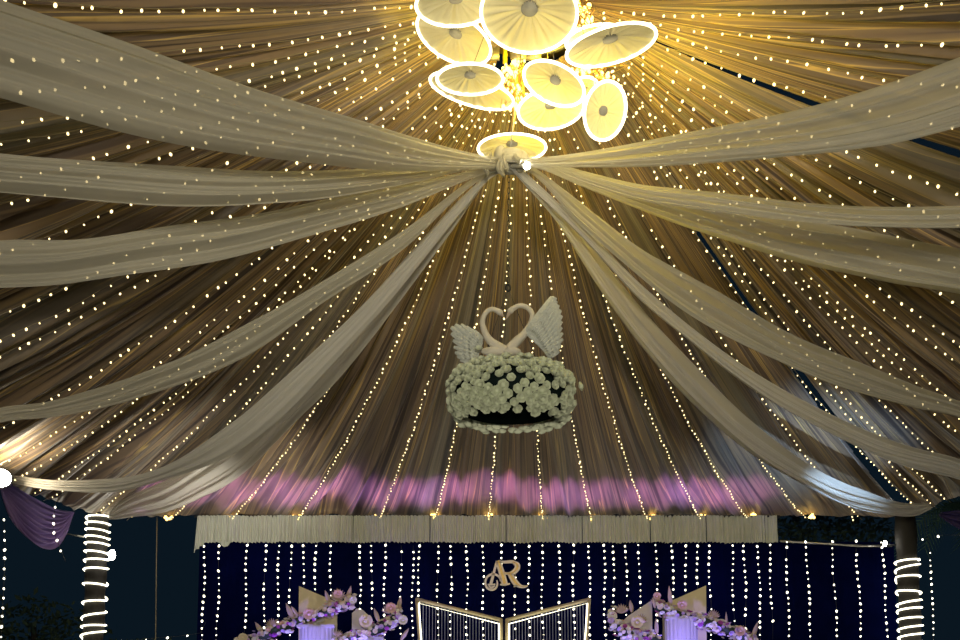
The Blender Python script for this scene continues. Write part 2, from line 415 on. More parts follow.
# ------------------------------------------------------------------ fabric swags
HUBP = at(510, 163, 8.0)
def interp(pts, x):
    xs = [p[0] for p in pts]; ys = [p[1] for p in pts]
    # monotone cubic
    n = len(xs)
    if x <= xs[0]: return ys[0]
    if x >= xs[-1]: return ys[-1]
    d = [(ys[i+1]-ys[i])/(xs[i+1]-xs[i]) for i in range(n-1)]
    mm = [d[0]]+[(d[i-1]+d[i])/2 for i in range(1, n-1)]+[d[-1]]
    k = max(i for i in range(n-1) if xs[i] <= x); h = xs[k+1]-xs[k]; t = (x-xs[k])/h
    return (2*t**3-3*t*t+1)*ys[k]+(t**3-2*t*t+t)*h*mm[k]+(-2*t**3+3*t*t)*ys[k+1]+(t**3-t*t)*h*mm[k+1]
def swag(anchor, upper, lower, label, m, seed, dens=1.0, end_w=0.10):
    A = Vector(anchor); H = HUBP.copy(); D = Vector((A.x-H.x, A.y-H.y)); 
    nrm = Vector((-D.y, D.x)).normalized()
    def toplane(px, py):
        d = ray(px, py)
        # (d.x*k - H.x)/(D.x) = (d.y*k-H.y)/D.y
        k = (H.x*D.y-H.y*D.x)/(d.x*D.y-d.y*D.x)
        X, Y = d.x*k, d.y*k; q = ((X-H.x)*D.x+(Y-H.y)*D.y)/D.length_squared
        return q, CAMZ+d.z*k
    def edge(pts, zs, ze):
        e = sorted(toplane(*p) for p in pts)
        e = [p for p in e if 0.025 < p[0] < 0.96]
        out = [(0.0, H.z+zs)]
        for p in e:
            if p[0]-out[-1][0] > 0.012: out.append(p)
        out.append((1.0, A.z+ze)); return out
    U = edge(upper, 0.05, end_w/2); Lw = edge(lower, -0.05, -end_w/2)
    nq, nw = 110, 56; r = np.random.RandomState(seed)
    fr = r.uniform(2.5, 4, 1)[0]; ph = r.uniform(0, 6, 6)
    V = []; UV = []; Fc = []
    for i in range(nq+1):
        q = i/nq; zu, zl = interp(U, q), interp(Lw, q); wd = max(zu-zl, 0.02)
        slack = min(1.0, wd/0.35)
        for j in range(nw+1):
            w_ = j/nw
            # gathered cloth: rounded folds that run along the swag and drift slowly
            f = 0.50*math.sin(2*PI*(w_*fr+0.25*math.sin(q*3+ph[0]))+ph[1])+0.30*math.sin(2*PI*(w_*fr*2.3+0.3*math.sin(q*2.2+ph[2]))+ph[3])+0.16*math.sin(2*PI*w_*fr*5.1+ph[4]+q*2)
            off = 0.060*slack*f + 0.16*slack*math.sin(PI*w_)*math.sin(PI*min(q*1.05, 1))
            hem = 0.012*slack*math.sin(q*26+ph[5]+w_*2)
            X = H.x+D.x*q+nrm.x*off; Y = H.y+D.y*q+nrm.y*off
            V.append((X, Y, zl+wd*w_+hem)); UV.append((q*8, w_*max(0.35, wd)*1.0*dens))
    for i in range(nq):
        for j in range(nw): a = i*(nw+1)+j; Fc.append((a, a+nw+1, a+nw+2, a+1))
    o = mesh_obj('fabric_swag', V, Fc, m, uv=UV, smooth=True, loc=tuple(HUBP))
    tag(o, label, 'draped fabric', 'sheer fabric swags fanning out from the knot'); return o
zA = ZE-0.45
SW = [
 ((XL, 1.6, zA), [(-70, -25), (0, 3), (120, 45), (230, 82), (320, 110), (400, 135), (490, 156)], [(-70, 78), (0, 97), (110, 125), (250, 152), (330, 163), (400, 168), (490, 168)], 'widest ivory gauze swag at the upper left, topmost on that side', M_swag),
 ((XL, 4.6, zA), [(0, 155), (80, 163), (160, 169), (320, 172), (400, 168), (480, 162)], [(0, 192), (80, 200), (150, 204), (250, 204), (320, 200), (400, 185), (480, 169)], 'slim ivory swag running almost level on the left, second from the top', M_swag),
 ((XL, 7.2, zA), [(0, 240), (80, 237), (160, 228), (230, 219), (300, 205), (400, 186), (480, 168)], [(0, 289), (70, 286), (150, 275), (240, 257), (320, 236), (400, 208), (480, 176)], 'broad ivory gauze swag on the left, third from the top, lights showing through', M_swag),
 ((XL, 10.6, zA-0.1), [(0, 408), (50, 402), (100, 388), (150, 370), (200, 351), (260, 318), (320, 284), (400, 233), (470, 180)], [(0, 423), (50, 418), (100, 408), (150, 395), (200, 377), (260, 346), (320, 304), (400, 250), (480, 180)], 'thin ivory swag crossing the middle left, fourth from the top', M_swag),
 ((XL, 12.75, 5.16), [(14, 475), (60, 480), (130, 476), (180, 460), (240, 420), (300, 368), (360, 310), (420, 245), (470, 190), (490, 172)], [(14, 484), (60, 491), (110, 492), (160, 481), (220, 458), (280, 415), (340, 352), (400, 285), (460, 212), (490, 178)], 'white swag on the left ending at the bright flood lamp', M_swag2),
 ((XL+0.25, 15.85, 5.36), [(84, 510), (120, 502), (165, 481), (200, 460), (243, 428), (300, 376), (360, 312), (420, 245), (475, 185)], [(84, 516), (120, 519), (150, 516), (193, 503), (230, 483), (260, 458), (300, 418), (335, 382), (400, 303), (450, 235), (490, 178)], 'broad white swag hanging down to the left rope-lit pole', M_swag2),
 ((XR, 1.8, zA), [(1030, 32), (960, 57), (900, 78), (820, 101), (760, 116), (700, 130), (620, 146), (540, 157)], [(1030, 108), (960, 126), (900, 141), (850, 150), (800, 157), (740, 163), (680, 166), (540, 168)], 'widest ivory gauze swag at the upper right, topmost on that side', M_swag),
 ((XR, 5.4, zA), [(960, 207), (880, 207), (800, 203), (740, 196), (690, 190), (640, 184), (580, 170), (540, 160)], [(960, 227), (900, 227), (850, 226), (800, 222), (740, 214), (690, 207), (640, 200), (580, 182), (540, 166)], 'slim ivory swag nearly level on the right, second from the top', M_swag),
 ((XR, 7.9, zA), [(960, 248), (900, 238), (850, 229), (800, 220), (740, 206), (690, 194), (640, 185), (580, 172), (535, 160)], [(960, 292), (900, 284), (850, 272), (800, 260), (750, 247), (690, 228), (640, 208), (580, 185), (535, 168)], 'wide ivory swag on the right, third from the top, lights showing through', M_swag),
 ((XR, 11.3, zA-0.1), [(960, 402), (907, 383), (840, 357), (773, 326), (707, 288), (670, 266), (640, 248), (600, 218), (560, 187), (530, 165)], [(960, 417), (907, 406), (850, 388), (800, 369), (750, 346), (700, 317), (660, 290), (620, 258), (580, 223), (530, 172)], 'ivory swag on the right, fourth from the top', M_swag),
 ((XR, 12.6, zA-0.15), [(960, 460), (915, 449), (873, 433), (807, 403), (740, 362), (690, 326), (640, 283), (590, 232), (525, 168)], [(960, 480), (915, 468), (873, 453), (807, 420), (740, 379), (690, 340), (640, 298), (590, 245), (525, 173)], 'slender ivory swag on the right, second from the bottom', M_swag2),
 ((XR-0.1, 14.9, 5.3), [(935, 507), (907, 503), (875, 495), (840, 481), (790, 453), (750, 421), (707, 381), (657, 330), (610, 272), (570, 220), (525, 168)], [(935, 513), (913, 516), (880, 514), (857, 508), (807, 485), (740, 440), (697, 402), (647, 346), (600, 285), (560, 226), (522, 175)], 'lowest swag on the right, lit pale blue towards its far end', M_swag2),
]
for k, s in enumerate(SW): swag(s[0], s[1], s[2], s[3], s[4], 20+k)

# knot where the swags meet
def cloth_knot():
    t = empty('fabric_knot', tuple(HUBP)); tag(t, 'gathered knot of ivory gauze where the swags meet', 'fabric knot')
    mb = MB()
    n = 40; pts = []
    for i in range(n):   # wrapped band
        a = 2*PI*i/n*3; pts.append((HUBP.x+0.10*math.cos(a), HUBP.y+0.08*math.sin(a), HUBP.z-0.03+0.09*i/n))
    mb.tube(pts, 0.038, 8)
    mb.sphere((HUBP.x-0.08, HUBP.y-0.03, HUBP.z+0.03), (0.07, 0.07, 0.11), 12, 8); mb.sphere((HUBP.x+0.09, HUBP.y, HUBP.z+0.03), (0.08, 0.07, 0.09), 12, 8)
    o = mb.build('wrap', M_knot, t)
    for dx, ln, seed in ((-0.19, 0.20, 1), (-0.075, 0.22, 2), (-0.05, 0.17, 3), (0.06, 0.09, 4)):
        V = []; Fc = []; m = 14; n1 = noise1(60, seed)
        for i in range(m+1):
            s = i/m; wd = 0.012+0.022*math.sin(PI*min(1, s*1.1))
            for j in range(9):
                c = j/8*2-1
                V.append((HUBP.x+dx+c*wd+0.02*math.sin(s*5+seed), HUBP.y-0.14+0.03*math.cos(c*7+s*2)+0.02*float(n1(s*6)), HUBP.z+0.0-ln*s))
        for i in range(m):
            for j in range(8): a = i*9+j; Fc.append((a, a+1, a+10, a+9))
        mesh_obj('tail', V, Fc, M_knot, t, smooth=True, uv=[(0, 0)]*len(V))
cloth_knot()

# ------------------------------------------------------------------ bulbs and light strings
def bulb_mesh(name, m, r, tip=1.3):
    mb = MB(); mb.sphere((0, 0, 0), (r, r, r*tip), 8, 5)
    me = bpy.data.meshes.new(name); me.from_pydata(mb.v, [], mb.f); me.materials.append(m)
    me.polygons.foreach_set('use_smooth', [True]*len(me.polygons)); return me
BM_W = [bulb_mesh('bulb', M_bulb, r) for r in (0.0095, 0.0120, 0.007)]
BM_F = [bulb_mesh('bulb', M_bulb, r) for r in (0.0085, 0.0110, 0.006)]
BM_G = [bulb_mesh('bulb', M_bulb_gold, r) for r in (0.015, 0.019, 0.012)]
BM_C = [bulb_mesh('bulb', M_bulb_white, r) for r in (0.018, 0.014, 0.010)]
def light_string(path, spacing, bms, label, group, wire_r=0.003, wm=None, weights=(6, 2, 3), jit=0.15, drop=0.012, seed=0, name='light_string', skip=0.0):
    """path: list of world points from top to bottom"""
    r = random.Random(seed); P = [Vector(p) for p in path]
    root = empty(name, tuple(P[0])); tag(root, label, 'string lights', group)
    mb = MB(); mb.tube(P, wire_r, 4, caps=False); mb.build('wire', wm or M_wire, root)
    seg = [(P[i+1]-P[i]).length for i in range(len(P)-1)]; tot = sum(seg)
    n = int(tot/spacing); first = None; cnt = 0
    for k in range(0, n):
        if skip and r.random() < skip: continue
        d = (k+r.uniform(-jit, jit))*spacing; i = 0
        while i < len(seg)-1 and d > seg[i]: d -= seg[i]; i += 1
        p = P[i]+(P[i+1]-P[i])*min(1, d/seg[i])
        me = r.choices(bms, weights)[0]
        if first is None: b = bpy.data.objects.new('bulb', me); first = b
        else: b = first.copy(); b.data = me
        COL.objects.link(b); b.parent = root
        b.location = p-P[0]+Vector((r.uniform(-.4, .4)*drop, r.uniform(-.4, .4)*drop, -drop)); b.rotation_euler = (r.uniform(-.6, .6), r.uniform(-.6, .6), 0)
        cnt += 1
        if cnt >= 99: break
    return root
left_pts = [(60, 3), (133, 50), (187, 67), (283, 69), (93, 126), (198, 123), (12, 194), (122, 212), (210, 164), (113, 260), (172, 262), (35, 307), (185, 242), (105, 308), (142, 370), (185, 307), (190, 353), (200, 373), (86, 473), (59, 476), (210, 412), (240, 410), (240, 380)]
front_x = [178, 237, 303, 381, 436, 490, 541, 590, 645, 697, 743, 800, 853]
right_pts = [(800, 14), (813, 37), (870, 74), (793, 85), (690, 85), (800, 126), (900, 168), (905, 197), (848, 202), (802, 201), (773, 201), (715, 193), (693, 230), (760, 303), (790, 300), (840, 312), (853, 313), (890, 310), (893, 287), (940, 255), (722, 360), (840, 387), (825, 333), (830, 470), (930, 513), (783, 417)]
GROUP_C = 'fairy light strings fanned under the ceiling'
def dedupe(ts, gap):
    out = []
    for t in sorted(ts):
        if not out or t-out[-1] > gap: out.append(t)
    return out
# strings whose run continues past the frame's top on either side
far_ts = [find_t(330, 14), find_t(700, 4), 47.5, 50.0, 53.0, 56.0, 58.5]
LT = dedupe([find_t(*p) for p in left_pts], 0.30)
FT = [find_t(x, 513 if x < 770 else 511) for x in front_x]
RT = dedupe([find_t(*p) for p in right_pts], 0.30)
FT = dedupe(FT, 0.2); LT = [t for t in LT if t < FT[0]-0.2]; RT = [t for t in RT if t > FT[-1]+0.2]
def ceiling_string(t, label, seed, gold_end=False):
    path = []
    r = random.Random(seed); a = r.uniform(0.03, 0.09)
    for s in np.linspace(0.04, 0.995, 26):
        p = roofpt(t, s); p.z -= 0.10+a*math.sin(s*PI)+0.015*math.sin(s*40+seed); path.append(p)
    o = light_string(path, 0.150 if not gold_end else 0.100, BM_F if gold_end else BM_W, label, GROUP_C, seed=seed, jit=0.25, drop=0.03 if gold_end else 0.02)
    if gold_end:
        e = path[-1]; mb = MB()
        for k in range(9): mb.sphere((e.x+r.uniform(-.05, .09), e.y-0.05+r.uniform(-.03, .03), e.z+0.03+r.uniform(-.03, .04)), r.uniform(0.016, 0.026), 7, 5)
        mb.build('bulb_coil', M_bulb_gold, o); o.children[-1]['label'] = 'coiled end of gold bulbs'
    return o
n = len(LT)
for k, t in enumerate(reversed(LT)):
    ceiling_string(t, f'ceiling fairy light string fanning left, {ORD[k]} counted upward from the left pole', 100+k)
for k, t in enumerate(FT):
    ceiling_string(t, f'ceiling fairy light string running down to the front edge, {ORD[k]} from the left', 200+k, k < 12)
for k, t in enumerate(RT):
    ceiling_string(t, f'ceiling fairy light string fanning right, {ORD[k]} counted upward from the right pole', 300+k)

# curtain of vertical strings in front of the back cloth
curt = [205, 219.5, 247, 265.5, 279, 291, 304, 316, 331, 360.5, 372, 385, 401, 413, 419, 438, 451, 467, 483, 502, 515, 528.5, 542, 559, 573, 589, 604, 613, 626, 639, 656, 672, 685, 697, 709, 732, 744, 758, 769.5, 786, 806, 832, 856, 882]
for k, x in enumerate(curt):
    Y = 15.98 if x < 778 else 16.1
    a = at(x, 545 if x < 778 else 541, Y); r = random.Random(500+k); ph = r.uniform(0, 6)
    path = [(a.x+(0.014*math.sin(i*0.9+ph)+0.06*(i/18)*r.choice((0, 0, 0.0)))+(0.05*i/18 if x > 800 else 0), Y, a.z-i*0.19) for i in range(0, 16)]
    thin = x in (515, 769.5)
    light_string(path, 0.108, BM_C, f'vertical light string of the backdrop curtain, {ORD[k]} from the left', 'light strings of the backdrop curtain', seed=500+k, wm=M_wire_dark, weights=(5, 4, 4), jit=0.12, skip=0.25 if thin else 0.03)
def plain_string(pts, label, seed, spacing=0.14, bms=None, lead=None):
    o = light_string([(at(*p) if len(p) == 3 else Vector(p[:3])) for p in pts], spacing, bms or BM_C, label, None, seed=seed, wm=M_wire_dark, weights=(3, 5, 3))
    if lead:
        mb = MB(); mb.tube([lead, wloc(o)], 0.004, 4); mb.build('lead_wire', M_wire_dark, o)
plain_string([(4, 520, 13.6), (5, 545, 13.6), (4, 580, 13.6), (1, 640, 13.6), (0, 700, 13.6)], 'lone vertical light string at the left edge below the flood lamp', 601)
plain_string([(XL, 14.4, 5.32, 0), (53, 530, 14.4), (60, 548, 14.4), (66, 562, 14.4)], 'short light string dangling behind the purple drape', 602)
plain_string([(104, 642, 15.9), (135, 640, 15.9), (157, 638, 15.9), (180, 636, 15.9), (200, 633, 15.9), (206, 622, 15.9)], 'low sagging light string between the left pole and the backdrop', 603, 0.34)
plain_string([(930, 553, 16.4), (931, 575, 16.4), (933, 610, 16.4), (934, 680, 16.4)], 'vertical light string hanging among the palm fronds right of the pole', 604, 0.11, lead=(at(925, 516, 16.0).x, 16.05, ZE+0.06))
plain_string([(900, 541, 16.2), (922, 539, 16.0), (942, 535, 15.6), (962, 535, 15.0)], 'faint light string strung sideways from the top of the right pole', 605, 0.35)
plain_string([(at(852, 510, 16.0).x, 16.05, ZE+0.06, 0), (853, 518, 15.95), (854, 525, 15.95)], 'tiny dangling end of lights below the ceiling hem at right', 606, 0.06, BM_W)

# bundles of gold fairy lights inside the chandelier
def bundle(cx, cy, sx, sy, Y, n, label, seed):
    r = random.Random(seed); c = at(cx, cy, Y); root = empty('light_bundle', tuple(c)); tag(root, label, 'string lights')
    pts = []; 
    for k in range(n*2):
        q = r.gauss(0, 0.42); pts.append(at(cx+r.gauss(0, .5)*sx, cy+max(-1, min(1, r.uniform(-1, 1)))*sy, Y+r.uniform(-.25, .25)))
    mb = MB()
    for i in range(0, len(pts)-3, 3): mb.tube(pts[i:i+4], 0.003, 4, caps=False)
    mb.build('wire', M_gold_metal, root)
    first = None
    for p in pts[:n]:
        me = r.choice(BM_G)
        b = bpy.data.objects.new('bulb', me) if first is None else first.copy(); b.data = me; first = first or b
        COL.objects.link(b); b.parent = root; b.location = p-c
    return root
bundle(514, 86, 11, 26, 8.0, 95, 'cascade of gold fairy lights hanging in the middle of the disc lamps', 71)
bundle(578, 16, 16, 20, 7.9, 99, 'tangle of gold fairy lights above the right disc lamps', 72)
bundle(590, 76, 22, 12, 8.2, 60, 'gold fairy lights gathered behind the right disc lamps', 73)

# metal hub that carries cloth and lamps
c = (HA+HB+HC)/3
t = empty('ceiling_hub', tuple(c)); tag(t, 'metal ring and struts at the peak of the draped ceiling', 'metal frame')
mb = MB(); mb.tube([(c.x+0.42*math.cos(a), c.y+0.42*math.sin(a), c.z-0.10) for a in np.linspace(0, 2*PI, 32, endpoint=False)], 0.03, 8, closed=True); mb.build('ring', M_metal, t)
for k in range(6):
    a = PI*k/6; mb = MB(); d = Vector((math.cos(a), math.sin(a), 0))*0.42
    mb.tube([c-d+Vector((0, 0, -.1)), c+d+Vector((0, 0, -.1))], 0.018, 6); mb.build('strut', M_gold_metal if k % 2 else M_metal, t)
mb = MB(); mb.tube([c+Vector((0, 0, -0.04)), c+Vector((0, 0, 0.0))], 0.62, 32); mb.build('cover_plate', mat('ochre_cloth', (0.55, 0.37, 0.12), 0.8, noise=(9, 0.3)), t)
mb = MB(); b0 = at(505, 52, 8.1); mb.box(b0, (0.02, 0.02, 0.10)); mb.build('strap', mat('yellow_strap', (0.75, 0.62, 0.03), 0.6), t)['label'] = 'bright yellow strap'
for dx in (-0.12, 0.12, 0.26):
    mb = MB(); mb.box(b0+Vector((dx, 0, -0.02)), (0.07, 0.02, 0.05)); mb.build('bracket', M_metal, t)
mb = MB(); mb.tube([Vector((0.42, 8.1, c.z-0.1)), Vector((HUBP.x, HUBP.y, HUBP.z+0.1))], 0.006, 6); mb.build('hanging_rod', M_metal, t)

# ------------------------------------------------------------------ disc lamps
def disc(px, py, rx, k, ang, Y, label, flip=1, depth=0.16, egg=0.0):
    """px,py centre; rx half the long axis in pixels; k the foreshortening; ang tilt of the long axis"""
    C = at(px, py, Y); D = (C-Vector((0, 0, CAMZ))); dist = D.length; D.normalize(); k = k*D.dot(Vector((0, cp, sp)))
    fwd = Vector((0, cp, sp)); R = rx/F*((C-Vector((0, 0, CAMZ))).dot(fwd))
    right = D.cross(Vector((0, 0, 1))).normalized(); up = right.cross(D)
    a = math.radians(ang); mj = right*math.cos(a)+up*math.sin(a); sd = up*math.cos(a)-right*math.sin(a)
    w_ = sd*k-D*math.sqrt(max(0, 1-k*k))*flip
    nrm = mj.cross(w_).normalized()
    if nrm.z < 0: nrm = -nrm           # points up, away from the guests
    t = empty('disc_pendant_lamp', tuple(C)); tag(t, label, 'pendant lamp', 'round pleated disc lamps of the chandelier')
    n = 96; nr = 10; V = []; UV = []; Fc = []; r = random.Random(int(px*7+py))
    ph = [r.uniform(0, 6) for _ in range(3)]
    for i in range(nr+1):
        s = 0.10+0.89*i/nr
        for j in range(n):
            an = 2*PI*j/n
            pl = (0.010*math.sin(an*24+ph[0])+0.007*math.sin(an*17+ph[1])+0.005*(j % 2))*min(1, (1-s)*3+0.35)*R/0.4
            e = 1+egg*math.cos(an-PI/2)
            V.append(C+mj*(R*s*math.cos(an)*e)+w_*(R*s*math.sin(an))+nrm*(R*depth*(1-s**1.6)+pl)); UV.append((s*4, an*8))
    for i in range(nr):
        for j in range(n): j2 = (j+1) % n; Fc.append((i*n+j, i*n+j2, (i+1)*n+j2, (i+1)*n+j))
    mesh_obj('shade', V, Fc, M_shade, t, smooth=True, uv=UV)
    ring = []
    for j in range(64):
        an = 2*PI*j/64; e = 1+egg*math.cos(an-PI/2); ring.append(C+mj*(R*math.cos(an)*e)+w_*(R*math.sin(an))-nrm*0.004)
    mb = MB(); mb.tube(ring, 0.0115, 6, closed=True); mb.build('rim_light', M_rim, t)
    mb = MB(); mb.tube([C+nrm*(R*depth-0.022), C+nrm*(R*depth+0.02)], 0.17*R, 24); mb.build('centre_cap', M_cap, t)
    top = Vector((C.x+(c.x-C.x)*0.25, C.y+(c.y-C.y)*0.25, 7.62)); zt = 7.8 if top.z < 7.8 else top.z
    mb = MB(); mb.tube([C+nrm*(R*depth), Vector((C.x+(c.x-C.x)*0.5, C.y+(c.y-C.y)*0.5, c.z-0.16))], 0.0035, 5); mb.build('cable', M_wire, t)
    # the lamp inside, just under the cap
    lp = C-nrm*0.02+nrm*R*depth*0.2
    l = light('shade_bulb', 'POINT', (0, 0, 0), 1.5*(R/0.4)**2, (1.0, 0.84, 0.46), radius=0.05*R/0.4)
    l.location = (lp-nrm*0.16*R/0.4)-C; l.parent = t
    return t
disc(456, 4, 40, 0.56, 4, 6.55, 'upper left disc lamp cut by the top edge, in front of another')
disc(454, 38, 39, 0.60, -22, 7.4, 'disc lamp tilted down to the right, under the topmost left one')
disc(529, 14, 48, 0.84, -5, 6.5, 'largest disc lamp, top centre of the cluster')
disc(611, 45, 45, 0.42, 8, 6.7, 'long flat disc lamp at the far right of the cluster')
disc(597, 40, 31, 0.50, 2, 7.55, 'disc lamp mostly hidden behind the far right one')
disc(470, 79, 33, 0.47, 0, 7.05, 'disc lamp on the left, level, second row, overlapping the tilted one')
disc(472, 91, 43, 0.34, -14, 7.85, 'tilted disc lamp on the left partly behind the level one')
disc(554, 83.5, 32, 0.62, -24, 7.0, 'disc lamp just right of the gold cascade, tilted, overlapping two others', egg=0.0)
disc(551, 109, 33, 0.62, 4, 7.75, 'disc lamp below centre, half covered by the tilted one')
disc(585, 87, 13, 0.80, 0, 8.0, 'smallest disc lamp peeking out between two others')
disc(605, 111, 26, 0.90, 78, 6.95, 'upright egg-shaped disc lamp at lower right of the cluster', egg=0.0)
disc(512, 148, 34, 0.42, 0, 8.35, 'lowest disc lamp, right behind the fabric knot')
# small bright lamp beside the knot
def small_flood(px, py, Y, rx, rz, label, aim, power, col=(1, .95, .85), cat='flood lamp', angle=140, mount=None):
    p = at(px, py, Y); t = empty('flood_lamp', tuple(p)); tag(t, label, cat)
    n = Vector(aim).normalized(); q = n.to_track_quat('Z', 'Y').to_matrix()
    mb = MB(); mb.tube([p-n*0.10, p-n*0.05, p-n*0.01], [rx*0.55, rx*1.0, rx*1.15], 18); mb.build('housing', M_dark, t)
    mb = MB(); mb.sphere(p, (rx, rz, 0.035), 18, 8, M=q); mb.build('lens', M_lens, t)
    mb = MB(); mb.tube([p-n*0.10, Vector(mount) if mount else p-n*0.10+Vector((0, 0.05, 0.18))], 0.012, 6); mb.build('bracket', M_dark, t)
    l = light('lamp_beam', 'POINT' if angle > 170 else 'SPOT', (0, 0, 0), power, col, None, 0.06, min(angle, 170), 0.8)
    l.location = n*(0.30 if angle > 170 else 0.09); l.rotation_euler = n.to_track_quat('-Z', 'Y').to_euler(); l.parent = t
    return t
small_flood(1, 478, 12.0, 0.12, 0.12, 'bright round flood lamp at the left edge, at the swag end', (0.45, -1, 0.12), 28, (1, .84, .56), angle=180)
small_flood(112, 555, 15.75, 0.055, 0.09, 'small oval flood lamp on the right side of the left pole', (0.1, -1, 0.05), 14, mount=(at(104, 555, 16).x, 16.0, at(104, 556, 16).z))
small_flood(885, 543.5, 16.0, 0.03, 0.05, 'tiny lamp at the left of the right pole', (0.1, -1, 0.0), 1, mount=(at(899, 545, 16).x, 16.0, at(899, 545, 16).z))
small_flood(527, 166, 7.9, 0.03, 0.03, 'small bright spot lamp just below the right side of the knot', (0.1, -1, -0.4), 2)

# ------------------------------------------------------------------ purple side drape
def side_drape():
    a = at(3, 482, 13.1); b = at(74, 512, 15.75); V = []; UV = []; Fc = []; nq, nw = 70, 44
    up = [(0, 482), (12, 485), (28, 495), (48, 505), (62, 510), (74, 512)]
    lw = [(0, 486), (5, 503), (14, 524), (27, 540), (40, 548), (52, 546), (63, 533), (71, 517), (74, 513)]
    for i in range(nq+1):
        q = i/nq; x = q*74
        yu = interp(up, x); yl = interp(lw, x); Yd = 13.1+(15.75-13.1)*q
        for j in range(nw+1):
            w_ = j/nw; py = yu+(yl-yu)*w_
            p = at(x, py, Yd)
            f = abs(math.sin(w_*PI*8.5+0.6*math.sin(q*4)))*2-1; g = 0.5*math.sin(w_*2*PI*13+1)
            p.x += (0.09*f+0.03*g)*math.sin(PI*q)**0.6; p.z -= 0.02*f*math.sin(PI*q)
            V.append(p); UV.append((q*4, w_))
    for i in range(nq):
        for j in range(nw): k = i*(nw+1)+j; Fc.append((k, k+nw+1, k+nw+2, k+1))
    o = mesh_obj('side_drape', V, Fc, M_purple, uv=UV, smooth=True, loc=tuple(a)); tag(o, 'purple drape hung in crescent folds left of the left pole', 'drape')
side_drape()
def right_drape():
    V = []; Fc = []; UV = []
    for i in range(31):
        q = i/30
        for j in range(21):
            w_ = j/20; x = 941+(1010-941)*q; yu = 512-8*q; yl = 516+22*math.sin(PI*min(1, q*0.9)); Yd = 14.6-1.6*q
            p = at(x, yu+(yl-yu)*w_, Yd); p.x += 0.04*math.sin(w_*20+q*3); V.append(p); UV.append((q, w_))
    for i in range(30):
        for j in range(20): k = i*21+j; Fc.append((k, k+21, k+22, k+1))
    o = mesh_obj('side_drape', V, Fc, mat('navy_voile', (0.05, 0.04, 0.16), 0.8, noise=(9, .2)), uv=UV, smooth=True, loc=tuple(V[0])); tag(o, 'dark navy drape at the right edge below the swag end', 'drape')
right_drape()

# ------------------------------------------------------------------ valance
def valance():
    Y = 15.88; z1 = at(300, 515.8, Y).z; t = empty('valance', (at(480, 517, Y).x, Y, z1)); tag(t, 'cream pleated valance above the stage backdrop', 'valance')
    seams = [197, 290, 353.5, 430, 506, 582, 650, 706, 764.5, 778]
    for si, (a, b) in enumerate(zip(seams, seams[1:])):
        x0, x1 = at(a, 530, Y).x, at(b, 530, Y).x; n = max(12, int((x1-x0)/0.0075)); r = np.random.RandomState(40+si); V = []; Fc = []
        kn = noise1(400, 60+si)
        for j in range(9):
            s = j/8
            for i in range(n+1):
                q = i/n; x = x0+0.006+(x1-x0-0.012)*q
                fold = 0.9*abs(math.sin(PI*(x-x0)/0.062+1.6*float(kn(q*9))))-0.45+0.3*float(kn(x*33+50))+0.3*float(kn(x*6+90))
                lo_ = at(a, 543, Y).z+0.005*float(kn(q*6+7)) + 0.004*fold
                zz = z1+0.004*math.sin(x*7)-(z1-lo_)*s
                if si == 0 and q < 0.12: zz -= 0.16*s*(1-q/0.12); x -= 0.04*s*(1-q/0.12)
                V.append((x, Y-0.02-0.085*fold*(0.6+0.4*s)-0.02*s, zz))
        for j in range(8):
            for i in range(n): k = j*(n+1)+i; Fc.append((k, k+n+1, k+n+2, k+1))
        mesh_obj('panel', V, Fc, M_val, t, smooth=True)
    mb = MB(); mb.tube([at(195, 516.5, Y+0.02), at(780, 516.5, Y+0.02)], 0.02, 6); mb.build('rail', M_dark, t)
    # loose flap at the left end
    V = []; Fc = []
    for j in range(9):
        for i in range(25):
            q = i/24; s = j/8; p = at(218+14*q, 541, Y-0.05); V.append((p.x, p.y+0.01*math.sin(q*20), p.z-0.10*s*math.sin(PI*q)))
    for j in range(8):
        for i in range(24): k = j*25+i; Fc.append((k, k+25, k+26, k+1))
    mesh_obj('flap', V, Fc, M_val, t, smooth=True)
valance()

# ------------------------------------------------------------------ monogram
def ribbon(mb, pts, widths, y0, y1, n=40):
    P = catmull([(*p, w) for p, w in zip(pts, widths)], n); L = []; R = []
    for i in range(n):
        a = P[max(0, i-1)]; b = P[min(n-1, i+1)]; d = Vector((b[0]-a[0], b[1]-a[1]));
        if d.length < 1e-6: d = Vector((1, 0))
        d.normalize(); nn = Vector((-d.y, d.x)); w_ = P[i][2]/2
        L.append((P[i][0]+nn.x*w_, P[i][1]+nn.y*w_)); R.append((P[i][0]-nn.x*w_, P[i][1]-nn.y*w_))
    vs = []
    for (lx, lz), (rx, rz) in zip(L, R): vs += [(lx, y0, lz), (rx, y0, rz), (rx, y1, rz), (lx, y1, lz)]
    fs = []
    for i in range(n-1):
        a = i*4; b = a+4
        for k in range(4): k2 = (k+1) % 4; fs.append((a+k, b+k, b+k2, a+k2))
    fs += [(0, 1, 2, 3), tuple((n-1)*4+k for k in (3, 2, 1, 0))]
    mb.add(vs, fs)
